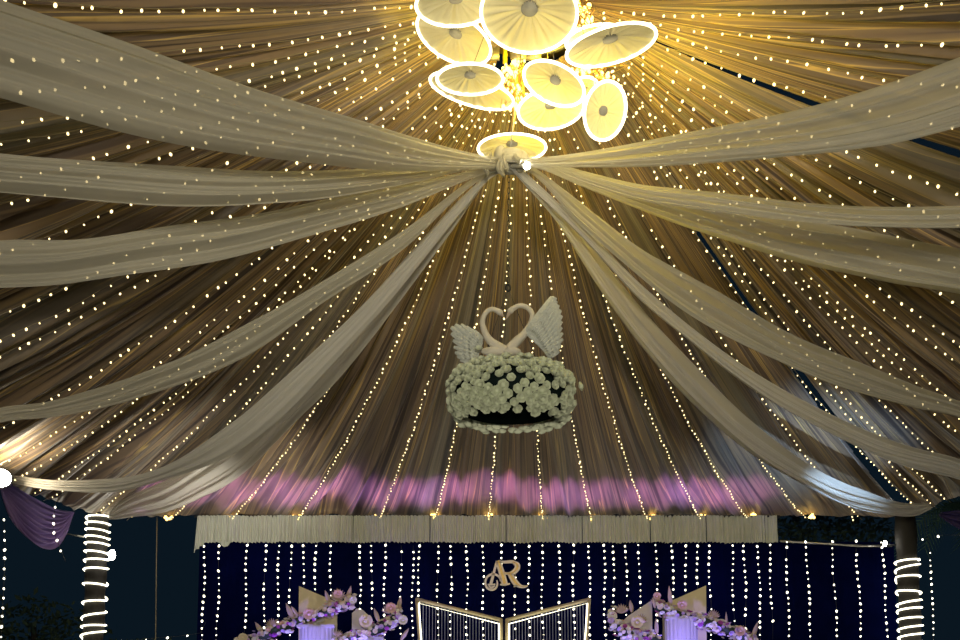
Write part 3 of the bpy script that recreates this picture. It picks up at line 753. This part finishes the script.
def monogram():
    Y = 15.86; k = 12.8
    def m(x, y): p = at(470+x/k, 550+y/k, Y); return (p.x, p.z)
    u = at(481, 550, Y).x-at(480, 550, Y).x; W = lambda w_: w_*u/k
    root = empty('monogram_sign', tuple(at(505, 575, Y))); tag(root, 'gold and white interlaced letters A R hanging on the backdrop', 'sign')
    A = [([(345, 140), (318, 240), (292, 340), (268, 430)], [30, 30, 34, 38]), ([(225, 438), (270, 442), (325, 436)], [12, 20, 12]),
         ([(395, 395), (375, 345), (330, 312), (270, 312), (215, 350), (196, 415), (215, 475), (270, 508), (325, 490), (350, 440), (345, 385)], [20, 24, 26, 26, 26, 26, 26, 26, 24, 24, 12]),
         ([(235, 455), (275, 478), (320, 455)], [10, 26, 10]),
         ([(360, 135), (385, 220), (415, 320), (445, 432)], [62, 72, 78, 80]), ([(385, 440), (450, 440), (510, 430)], [16, 26, 16])]
    R = [([(350, 150), (430, 152), (520, 148), (560, 152)], [30, 30, 36, 40]), ([(550, 150), (600, 185), (605, 230), (560, 280), (500, 300), (435, 292)], [36, 66, 70, 56, 34, 22]),
         ([(500, 295), (545, 360), (590, 425), (650, 462), (700, 468), (742, 455)], [50, 72, 72, 42, 30, 10]), ([(560, 468), (590, 455), (615, 440)], [14, 16, 8])]
    mb = MB()
    for px in (492, 516): a = at(px, 572, Y+0.03); mb.tube([a, a+Vector((0, 0.62, 0))], 0.006, 6)
    mb.build('hanging_pin', M_metal, root)
    for nm, ST in (('letter_a', A), ('letter_r', R)):
        mb = MB()
        for pts, ws in ST: ribbon(mb, [m(*p) for p in pts], [W(w_) for w_ in ws], Y, Y+0.04)
        o = mb.build(nm, M_white_edge, root, smooth=False)
        mb = MB(); off = wloc(o)
        for pts, ws in ST:
            if max(ws) > 50: ribbon(mb, [m(*p) for p in pts], [max(0.4, W(w_-30)) if False else max(W(6), W(w_-44)) for w_ in ws], Y-0.014, Y-0.002)
        mb.build('gold_face', M_gold, o, smooth=False)
monogram()

# ------------------------------------------------------------------ open-book light frame
def book_frame():
    Y = 15.55; root = empty('book_light_frame', (at(503, 700, Y).x, Y, 0.8)); tag(root, 'open book shaped frame outlined in warm light tubes, filled with hanging strands', 'light frame')
    for nm, o_top, i_top, o_bot in (('left', (417, 599.5), (501, 620), (431, 740)), ('right', (589, 599.5), (507, 620), (575, 740))):
        A = at(*o_top, Y); B = at(*i_top, Y); Cb = Vector((at(o_bot[0], 640, Y).x, Y, 0.86)); Db = Vector((B.x, Y, 0.86))
        A2 = A; 
        mb = MB(); path = [A, B, Db, Cb]
        for a, b in zip(path, path[1:]+path[:1]):
            mb.tube([a, b], 0.031, 8)
        for p in path: mb.sphere(p, 0.032, 8, 6)
        o = mb.build('page_frame', M_frame, root)
        o['label'] = nm+' page of the book frame'
        cen = (A+B+Cb+Db)/4
        mb = MB(); ins = [p+(cen-p).normalized()*0.075+Vector((0, -0.045, 0)) for p in path]
        mb.tube([ins[3], ins[0], ins[1], ins[2]], 0.011, 6); mb.build('light_tube', M_rope, o)
        n = 27
        for k in range(1, n):
            q = k/n; top = A+(B-A)*q; xb = top.x
            # stop where the slanted outer edge cuts the strand
            z0 = 0.9
            if nm == 'left' and xb < Cb.x: z0 = A.z+(0.86-A.z)*((xb-A.x)/(Cb.x-A.x))
            if nm == 'right' and xb > Cb.x: z0 = A.z+(0.86-A.z)*((A.x-xb)/(A.x-Cb.x))
            mb = MB(); mb.tube([(xb, Y, top.z-0.03), (xb, Y, z0+0.04)], 0.005, 5); mb.build('strand', M_strand, o)
    return root
book_frame()
light('book_frame_glow', 'POINT', (0.4, 15.15, 3.2), 3, (1.0, .9, .7), radius=.2)

# ------------------------------------------------------------------ stage panels, plinths, garlands
def board(poly, Y, th, m, label, name='backdrop_panel'):
    pts = []
    for px, py in poly:
        p = at(px, py, Y); pts.append((p.x, 0.8 if py >= 690 else p.z))
    mb = MB(); mb.prism(pts, Y, Y+th); cx = sum(p[0] for p in pts)/len(pts)
    o = mb.build(name, m, loc=(cx, Y, 0.8), smooth=False); tag(o, label, 'panel', 'standing panels on the stage'); return o
board([(299, 586), (320, 595), (337, 602), (337, 690), (299, 690)], 15.3, 0.05, M_panel, 'tall cream panel with a slanted top at the left of the stage')
board([(352, 613), (357, 609), (363, 610), (371, 618), (378, 630), (378, 690), (352, 690)], 15.35, 0.05, M_lilacpanel, 'pale lilac panel with a curved top, left of the book frame')
board([(706, 585.5), (673, 600), (663, 604), (663, 690), (706, 690)], 15.3, 0.05, M_panel, 'tall cream panel with a slanted top at the right of the stage')
board([(652, 600), (640, 608), (628, 616), (622, 622), (622, 690), (652, 690)], 15.35, 0.05, M_lilacpanel, 'pale lilac panel with a slanted top, right of the book frame')
def plinth(x0, x1, ytop, Y, label):
    a, b = at(x0, ytop, Y).x, at(x1, ytop, Y).x; zt = at(x0, ytop, Y).z; n = int((b-a)/0.012); V = []; Fc = []
    t = empty('fluted_plinth', ((a+b)/2, Y, 0.8)); tag(t, label, 'plinth', 'white fluted plinths on the stage')
    for i in range(n+1):
        q = i/n*2-1; x = (a+b)/2+(b-a)/2*math.sin(q*PI/2); y = Y-0.22*math.cos(q*PI/2)-0.016*abs(math.sin(i*PI/4))
        V += [(x, y, 0.8), (x, y, zt)]
    for i in range(n): Fc.append((2*i, 2*i+2, 2*i+3, 2*i+1))
    V += [(a, Y, 0.8), (a, Y, zt), (b, Y, 0.8), (b, Y, zt)]; k = 2*(n+1); Fc += [(k, k+2, k+3, k+1)]
    mesh_obj('fluted_front', V, Fc, M_flute, t, smooth=False)
    mb = MB(); mb.box(((a+b)/2, Y-0.1, zt+0.01), ((b-a)/2, 0.11, 0.02)); mb.build('top', M_flute, t, smooth=False)
plinth(300, 336, 628, 15.05, 'white fluted plinth under the left flower garland')
plinth(352, 384, 640, 15.0, 'white fluted plinth under the garland next to the book frame, left side')
plinth(664, 697, 620, 15.05, 'white fluted plinth under the right flower garland')
plinth(620, 652, 633, 15.0, 'white fluted plinth under the short garland right of the book frame')

def bloom_mesh(m, seed, petals=9):
    r = random.Random(seed); mb = MB()
    for ring, (n, tilt, ln) in enumerate(((5, 0.25, 0.55), (7, 0.75, 0.85), (9, 1.2, 1.0))):
        for k in range(n):
            a = 2*PI*k/n+ring*0.4+r.uniform(-.1, .1); d = Vector((math.cos(a), math.sin(a), 0)); s = Vector((-d.y, d.x, 0))
            tip = d*math.sin(tilt)*ln+Vector((0, 0, math.cos(tilt)*ln*0.7)); mid = tip*0.6+d*0.12; w_ = 0.30+0.08*ring
            base = Vector((0, 0, -0.15))
            mb.add([base, mid-s*w_, tip-s*w_*0.55-Vector((0, 0, .03)), tip+d*.06, tip+s*w_*0.55-Vector((0, 0, .03)), mid+s*w_, mid*0.9+Vector((0, 0, -.05))], [(0, 1, 6), (1, 2, 3, 6), (6, 3, 4, 5), (0, 6, 5)])
    mb.sphere((0, 0, 0.15), (0.3, 0.3, 0.35), 8, 5)
    me = bpy.data.meshes.new('bloom'); me.from_pydata(mb.v, [], mb.f); me.materials.append(m); me.polygons.foreach_set('use_smooth', [True]*len(me.polygons)); return me
BL = [[bloom_mesh(m, 10*i+j) for j in range(2)] for i, m in enumerate(BLOOMS)]
def spear(mb, a, b, w_):
    a, b = Vector(a), Vector(b); d = (b-a); s = Vector((d.z, 0, -d.x)).normalized(); n = 8; vs = []; fs = []
    for i in range(n+1):
        t = i/n; ww = w_*math.sin(PI*min(1, 0.12+t*0.9))**0.8*(1 if t < 1 else 0.1); c_ = a+d*t
        vs += [c_-s*ww, c_+Vector((0, -0.02, 0)), c_+s*ww, c_+Vector((0, 0.012, 0))]
    for i in range(n):
        for k in range(4): k2 = (k+1) % 4; fs.append((i*4+k, i*4+k2, i*4+4+k2, i*4+4+k))
    mb.add(vs, fs)
def fan(mb, c_, ang, R, spread=1.1, n=9):
    c_ = Vector(c_)
    for k in range(n):
        a = ang+(k/(n-1)*2-1)*spread; L = R*(1-0.18*abs(k/(n-1)*2-1)); spear(mb, c_, c_+Vector((math.cos(a)*L, -0.02+0.004*k, math.sin(a)*L)), R*0.13)
def garland(path, Y, thick, n, label, seed, extras):
    r = random.Random(seed); P = catmull(path, 60); W = [at(p[0], p[1], Y) for p in P]; mid = W[30]
    root = empty('flower_garland', tuple(mid)); tag(root, label, 'flower garland', 'flower garlands on the stage panels')
    mb = MB(); mb.tube(W, thick*0.55, 8); mb.build('stem_base', M_leaf, root)
    first = None; u = Y/960.0
    for k in range(n):
        q = (k+r.random())/n*59; i = min(58, int(q)); p = W[i]+(W[i+1]-W[i])*(q-i)
        a = r.uniform(-PI*0.75, PI*0.75); d = Vector((0.3*r.uniform(-1, 1), -math.cos(a), math.sin(a))).normalized()
        ci = r.choices(range(5), (7, 6, 3, 2, 2))[0]
        me = BL[ci][k % 2]; b = bpy.data.objects.new('bloom', me) if first is None else first.copy(); b.data = me; first = first or b
        COL.objects.link(b); b.parent = root; b.location = p+d*thick*r.uniform(0.55, 1.0)-mid; s = r.uniform(1.9, 3.3)*u; b.scale = (s, s, s)
        b.rotation_euler = d.to_track_quat('Z', 'Y').to_euler()
    rest = MB()
    for k in range(int(n*1.3)):
        i = r.randrange(59); p = W[i]+(W[i+1]-W[i])*r.random(); a = r.uniform(-PI*0.9, PI*0.9); d = Vector((0.5*r.uniform(-1, 1), -math.cos(a), math.sin(a))).normalized()
        me = BL[r.choices(range(5), (6, 7, 4, 2, 1))[0]][k % 2]; s = r.uniform(1.6, 2.6)*u; q = d.to_track_quat('Z', 'Y').to_matrix(); ps = p+d*thick*r.uniform(0.7, 1.15)
        rest.add([ps+q@(v.co*s) for v in me.vertices], [tuple(f.vertices) for f in me.polygons], BLOOMS.index(me.materials[0]))
    o = rest.build('bloom', None, root, smooth=False, mats=BLOOMS); o['kind'] = 'stuff'
    for e in extras:
        mb = MB()
        if e[0] == 's': spear(mb, at(e[1], e[2], Y-0.05), at(e[3], e[4], Y-0.08), e[5]*u); mb.build('dried_spear_leaf', M_dried, root, smooth=False)
        elif e[0] == 'f': fan(mb, at(e[1], e[2], Y-0.05), math.radians(e[3]), e[4]*u); mb.build('dried_fan_leaf', M_dried, root, smooth=False)
        else:
            b = first.copy(); b.data = BL[e[4]][0]; COL.objects.link(b); b.parent = root; b.location = at(e[1], e[2], Y-0.1)-mid; s = e[3]*u; b.scale = (s, s, s); b.rotation_euler = (PI/2, 0, 0)
    return root
garland([(236, 646), (256, 639), (280, 628), (300, 621), (320, 614), (338, 607), (353, 602)], 14.95, 0.12, 98, 'long cream and lilac flower garland rising over the left plinth', 1,
        [('f', 272, 627, 95, 9), ('s', 263, 634, 255, 622, 2.4), ('s', 293, 619, 286, 603, 2.6), ('s', 298, 616, 291, 606, 1.8), ('f', 338, 600, 95, 12), ('s', 347, 602, 351, 586, 2.4), ('s', 330, 605, 325, 590, 2.2), ('b', 353, 600, 4.2, 1), ('b', 338, 594, 4.6, 4), ('b', 243, 638, 5.0, 0), ('b', 309, 614, 6, 4), ('f', 337, 637, 60, 8)])
garland([(335, 646), (350, 640), (366, 634), (382, 627), (394, 619), (399, 612)], 14.85, 0.13, 80, 'short blush and lilac garland beside the left edge of the book frame', 2,
        [('f', 390, 613, 100, 11), ('s', 398, 610, 401, 596, 2.2), ('s', 379, 622, 374, 608, 2.2), ('b', 403, 620, 5.0, 1), ('b', 391, 608, 5.5, 4), ('b', 366, 621, 7, 0), ('s', 401, 640, 409, 628, 2.0)])
garland([(656, 606), (668, 611), (684, 617), (702, 621), (720, 627), (738, 634), (756, 642)], 14.95, 0.12, 98, 'long lilac-lit flower garland falling over the right plinth', 3,
        [('s', 671, 606, 669, 586, 2.2), ('f', 656, 604, 90, 8), ('f', 713, 618, 80, 9), ('s', 727, 628, 726, 612, 1.4), ('s', 752, 640, 758, 621, 2.2), ('f', 742, 633, 80, 8), ('b', 657, 596, 4, 4), ('b', 682, 605, 5, 4), ('b', 740, 631, 5.5, 4), ('f', 676, 641, 90, 8)])
garland([(611, 612), (613, 622), (622, 630), (634, 634), (646, 638), (662, 644)], 14.85, 0.13, 80, 'short flower garland beside the right edge of the book frame', 4,
        [('f', 622, 613, 95, 10), ('s', 632, 612, 630, 600, 2.2), ('b', 637, 622, 6.5, 0), ('b', 612, 616, 5.0, 1), ('f', 640, 622, 70, 9), ('s', 657, 634, 656, 618, 2.0), ('s', 655, 608, 653, 597, 1.6)])

# ------------------------------------------------------------------ hanging flower basket with swans
BC = at(511, 396, 8.0)
def rose_mesh(seed):
    r = random.Random(seed); mb = MB()
    for ring, (n, rad, h, lean) in enumerate(((3, 0.26, 0.95, 0.0), (4, 0.5, 0.86, 0.10), (5, 0.76, 0.70, 0.22), (6, 1.0, 0.48, 0.38))):
        for k in range(n):
            a0 = 2*PI*k/n+ring*0.7+r.uniform(-.15, .15); wd = 2*PI/n*0.68; vs = []
            for i in range(5):
                a = a0+(i/4-0.5)*2*wd; e = 1-0.18*(abs(i-2)/2)**2
                vs += [(0.25*rad*math.cos(a), 0.25*rad*math.sin(a), -0.1), (rad*0.92*math.cos(a), rad*0.92*math.sin(a), 0.35*h), ((rad+lean*0.4)*math.cos(a)*e, (rad+lean*0.4)*math.sin(a)*e, h*e)]
            fs = []
            for i in range(4):
                for j in range(2): b = i*3+j; fs.append((b, b+3, b+4, b+1))
            mb.add(vs, fs)
    mb.sphere((0, 0, 0.25), (0.55, 0.55, 0.42), 8, 5)
    me = bpy.data.meshes.new('rose'); me.from_pydata(mb.v, [], mb.f); me.materials.append(M_rose); me.polygons.foreach_set('use_smooth', [True]*len(me.polygons)); return me
RM = [rose_mesh(s) for s in (1, 2, 3)]
def basket():
    root = empty('hanging_flower_arrangement', tuple(BC)); tag(root, 'oval ball of white roses hanging on a chain below the fabric knot', 'flower arrangement')
    rx, ry, rz = 0.505, 0.36, 0.265
    mb = MB(); mb.sphere(BC+Vector((0, 0, 0.0)), (rx*1.0, ry*1.0, rz*1.0), 28, 16); o = mb.build('foam_base', M_foam, root)
    for v in o.data.vertices:
        if v.co.z < -0.17: v.co.z = -0.17
    # roses spread over the oval, the middle of the underside left bare
    pts = []; r = random.Random(3); N = 560; g = PI*(3-5**0.5)
    for k in range(N):
        z = 1-2*(k+.5)/N; q = math.sqrt(1-z*z); a = g*k; x, y = q*math.cos(a), q*math.sin(a)
        e = 0.62; sx = math.copysign(abs(x)**0.8, x); sy = math.copysign(abs(y)**0.8, y); sz = math.copysign(abs(z)**0.75, z)
        p = Vector((sx*rx, sy*ry, sz*rz))
        if z < -0.32 and (p.x/(rx*0.86))**2+(p.y/(ry*0.74))**2 < 1: continue
        nn = Vector((p.x/rx**2, p.y/ry**2, p.z/rz**2)).normalized()
        if r.random() < 0.13: continue
        pts.append((p, nn))
    pts += [(Vector((0.565, -0.1, 0.04)), Vector((1, -.3, .2)).normalized()), (Vector((-0.28, -0.2, 0.33)), Vector((0, -.3, 1)).normalized())]
    view = (Vector((0, 0, CAMZ))-BC).normalized()
    pts.sort(key=lambda c_: -(c_[1].dot(view)))
    first = None; rest = MB()
    for k, (p, nn) in enumerate(pts):
        sc_ = r.uniform(0.034, 0.044); q = nn.to_track_quat('Z', 'Y').to_matrix()@Matrix.Rotation(r.uniform(0, 6), 3, 'Z'); pos = p+nn*r.uniform(-0.012, 0.034)
        me = RM[k % 3]
        if k < 98:
            b = bpy.data.objects.new('rose', me) if first is None else first.copy(); b.data = me; first = first or b
            COL.objects.link(b); b.parent = root; b.location = pos; b.rotation_euler = q.to_euler(); b.scale = (sc_,)*3
        else:
            rest.add([BC+pos+q@(v.co*sc_) for v in me.vertices], [tuple(f.vertices) for f in me.polygons])
    o = rest.build('rose', M_rose, root); o['kind'] = 'stuff'
    # chain and two spreader wires
    top = Vector((HUBP.x-0.01, HUBP.y, HUBP.z-0.08)); fork = at(508, 288, 8.0)
    mb = MB(); L = (top-fork).length; nl = int(L/0.05)
    for k in range(nl):
        c_ = fork+(top-fork)*((k+.5)/nl); ax = Vector((1, 0, 0)) if k % 2 else Vector((0, 1, 0))
        mb.tube([c_+ax*0.010*math.cos(a)+Vector((0, 0, 0.032*math.sin(a))) for a in np.linspace(0, 2*PI, 10, endpoint=False)], 0.0028, 4, closed=True)
    mb.build('chain', M_dark, root)
    mb = MB(); mb.tube([fork+Vector((0.02*math.cos(a), 0, 0.03*math.sin(a))) for a in np.linspace(0, 2*PI, 14, endpoint=False)], 0.008, 6, closed=True); mb.build('hook', M_dark, root)
    for dx in (-0.30, 0.30):
        mb = MB(); mb.tube([fork, BC+Vector((dx, 0.16, 0.2))], 0.003, 5); mb.build('hanger_wire', M_wire_dark, root)
basket()
# swan pair
def swan(neck, radii, body, label, wing_root, wing_tips, beak_to, nfe):
    Y = 7.95
    def q(x, y, dy=0.0): return at(430+x/4.27, 290+y/4.27, Y+dy)
    NK = catmull([(*p,) for p in neck], 30); RR = catmull([(r_,) for r_ in radii], 30); u = 8.2/960/4.27
    root = empty('swan_figure', tuple(q(*neck[0]))); tag(root, label, 'swan ornament', 'pair of swan figures')
    bm = bmesh.new(); 
    mb = MB(); pts = [q(p[0], p[1]) for p in NK]; mb.tube(pts, [float(r_[0])*u for r_ in RR], 12)
    # head at the end of the neck, body at its start
    h = pts[-1]; bd = (q(*beak_to)-h); mb.sphere(h+bd*0.15, (15*u, 12*u, 13*u), 12, 8)
    mb.sphere(q(*body[0]), (body[1]*u, 22*u, body[2]*u), 16, 10)
    o = mb.build('body', M_swan, root)
    md = o.modifiers.new('remesh', 'REMESH'); md.mode = 'VOXEL'; md.voxel_size = 0.0045; md.use_smooth_shade = True
    mb = MB(); mb.tube([h+bd*0.30, h+bd*0.8, h+bd*1.15], [8*u, 6*u, 2*u], 8); mb.build('beak', M_beak, root)
    # wing: a curved plate of overlapping feathers
    mb = MB(); n = len(wing_tips); R0 = Vector((wing_root[0], wing_root[1]))
    T_ = catmull([(*p,) for p in wing_tips], nfe)
    for k in range(nfe):
        tip = Vector((T_[k][0], T_[k][1])); base = R0+(Vector(wing_root[2:4])-R0)*(k/(nfe-1)); d = tip-base; s = Vector((-d.y, d.x)).normalized()
        ww = max(17, d.length*0.15); m = 9; vs = []; fs = []; dy = -0.004*k+0.03
        for i in range(m+1):
            t = i/m; w1 = ww*(math.sin(PI*min(0.97, 0.22+0.70*t)))**0.6*(1-0.25*t); c_ = base+d*t
            cv = 0.05*math.sin(PI*t*0.8)
            for jx, sx in ((0, -1), (1, 0), (2, 1)):
                pp = c_+s*(w1*sx); vs.append(q(pp.x, pp.y, dy-cv-(0.010 if sx == 0 else 0)))
            vs.append(q(c_.x, c_.y, dy-cv+0.012))
        for i in range(m):
            a = i*4; b = a+4
            for k1, k2 in ((0, 1), (1, 2), (2, 3), (3, 0)): fs.append((a+k1, b+k1, b+k2, a+k2))
        fs.append((0, 1, 2, 3)); a = m*4; fs.append((a+3, a+2, a+1, a)); mb.add(vs, fs)
    # coverts: short overlapping feathers near the root
    for row in range(3):
        for k in range(nfe-2):
            tp = Vector((T_[k+1][0], T_[k+1][1])); base = R0+(Vector(wing_root[2:4])-R0)*((k+1)/(nfe-1)); d = tp-base
            a_ = base+d*(0.12+0.22*row); b_ = base+d*(0.40+0.22*row); s = Vector((-d.y, d.x)).normalized()*11
            dy = -0.045-0.012*(2-row)-0.003*k; mid = (a_+b_)/2
            vs = [q(a_.x, a_.y, dy), q((mid-s).x, (mid-s).y, dy), q(b_.x, b_.y, dy-0.01), q((mid+s).x, (mid+s).y, dy), q(mid.x, mid.y, dy-0.012)]
            mb.add(vs, [(0, 1, 4), (1, 2, 4), (2, 3, 4), (3, 0, 4)])
    mb.build('wing', M_wing, root, smooth=False)
swan([(322, 262), (295, 245), (255, 215), (232, 175), (224, 135), (238, 98), (265, 82), (296, 93)], [23, 21, 17, 14, 12, 11, 10.5, 12], ((275, 262), 62, 20),
     'left swan figure, neck curving into half a heart, smaller wing', (205, 300, 220, 215), [(128, 300), (106, 268), (98, 215), (90, 158), (132, 146), (178, 168)], (312, 112), 11)
swan([(335, 258), (365, 225), (400, 190), (430, 145), (437, 105), (415, 75), (380, 68), (347, 84)], [23, 21, 17, 14, 12, 11, 10.5, 12], ((350, 262), 40, 18),
     'right swan figure, neck curving into half a heart, tall raised wing', (500, 280, 415, 185), [(552, 262), (568, 205), (562, 150), (560, 95), (540, 50), (526, 28), (480, 85)], (328, 118), 14)

# ------------------------------------------------------------------ night planting around the tent
def tree(x, y, h, R, label, seed, n=700, m=None, zc=None, ls=0.16):
    r = random.Random(seed); t = empty('tree', (x, y, 0)); tag(t, label, 'tree')
    mb = MB(); mb.tube([(x, y, 0), (x+.1, y, h*.5), (x, y, h*.85)], [0.14, 0.1, 0.05], 8); mb.build('trunk', M_bark, t)
    mb = MB(); zc = zc or h*0.8
    for k in range(n):
        a, b, q = r.uniform(0, 2*PI), math.acos(r.uniform(-1, 1)), r.random()**0.4
        p = Vector((x+R[0]*q*math.sin(b)*math.cos(a), y+R[1]*q*math.sin(b)*math.sin(a), zc+R[2]*q*math.cos(b)))
        d = Vector((r.gauss(0, 1), r.gauss(0, 1), r.gauss(0, 1))).normalized(); s = d.orthogonal().normalized(); l = ls*r.uniform(.7, 1.3)
        mb.add([p, p+d*l*.5+s*l*.22, p+d*l, p+d*l*.5-s*l*.22], [(0, 1, 2, 3)])
    mb.build('foliage', m or M_leaf, t, smooth=False)
p = at(832, 530, 17.6); tree(p.x, 17.6, 6.2, (1.35, 0.6, 0.55), 'dark leafy tree behind the ceiling hem at the right', 1, 900, zc=p.z)
p = at(150, 640, 17.5); tree(p.x, 17.5, 3.6, (0.9, 0.5, 0.32), 'dark round shrub right of the left pole at the bottom edge', 2, 600, zc=3.15, ls=.12)
p = at(35, 600, 19); tree(p.x, 19, 4.6, (1.6, 0.8, 0.9), 'dim leafy tree in the night left of the left pole', 3, 900, zc=3.6)
def palm(x, y, h, label, seed, az):
    t = empty('palm_tree', (x, y, 0)); tag(t, label, 'palm tree')
    mb = MB(); mb.tube([(x, y, 0), (x+.1, y, h*.5), (x, y, h)], [0.14, 0.1, 0.09], 8); mb.build('trunk', M_bark, t)
    r = random.Random(seed)
    for a in az:
        mb = MB(); L = r.uniform(1.4, 1.9); pts = []
        for i in range(15):
            s = i/14; pts.append(Vector((x+math.cos(a)*L*s*0.9, y+math.sin(a)*L*s*0.5-0.1*s, h+0.35*math.sin(s*2.0)-1.1*s*s)))
        mb.tube(pts, [0.02*(1-0.8*i/14) for i in range(15)], 5)
        for i in range(1, 15):
            p0 = pts[i]; tg = (pts[i]-pts[i-1]).normalized(); sd = tg.cross(Vector((0, 1, 0))).normalized()
            for sg in (-1, 1):
                for sub in (0, 0.5):
                    pp = p0-(pts[i]-pts[i-1])*sub; tip = pp+sd*sg*0.32*(1-abs(i/14-.45)*.8)+tg*0.16+Vector((0, 0, -0.10)); wv = tg*0.018
                    mb.add([pp-wv, tip, pp+wv+Vector((0, .004, 0))], [(0, 1, 2)])
        mb.build('frond', M_palm, t, smooth=False)
p = at(975, 518, 17.2); palm(p.x, 17.2, p.z+0.15, 'palm with feathery fronds hanging beside the right pole', 4, (-2.6, -2.1, -1.5, -0.9, -0.3, 2.8))
# thin cord and rail pieces
mb = MB(); mb.tube([at(157, 517, 16.1), at(157, 640, 16.1)+Vector((0, 0, -1))], 0.008, 5); o = mb.build('thin_rope', M_wire, loc=tuple(at(157, 517, 16.1))); tag(o, 'thin grey rope hanging between the left pole and the backdrop', 'rope')
mb = MB(); mb.tube([at(62, 533, 15.9), at(84, 537, 15.9)], 0.012, 6); o = mb.build('pole_bracket', M_metal, loc=tuple(at(84, 537, 15.9))); tag(o, 'short metal arm sticking out left of the left pole', 'bracket')
mb = MB(); mb.tube([at(780, 541, 16.2), at(860, 546, 16.2), at(892, 546, 16.2)], 0.02, 6); o = mb.build('curtain_rail', M_metal, loc=tuple(at(835, 543, 16.2))); tag(o, 'thin rail at the top of the backdrop left of the right pole', 'rail')
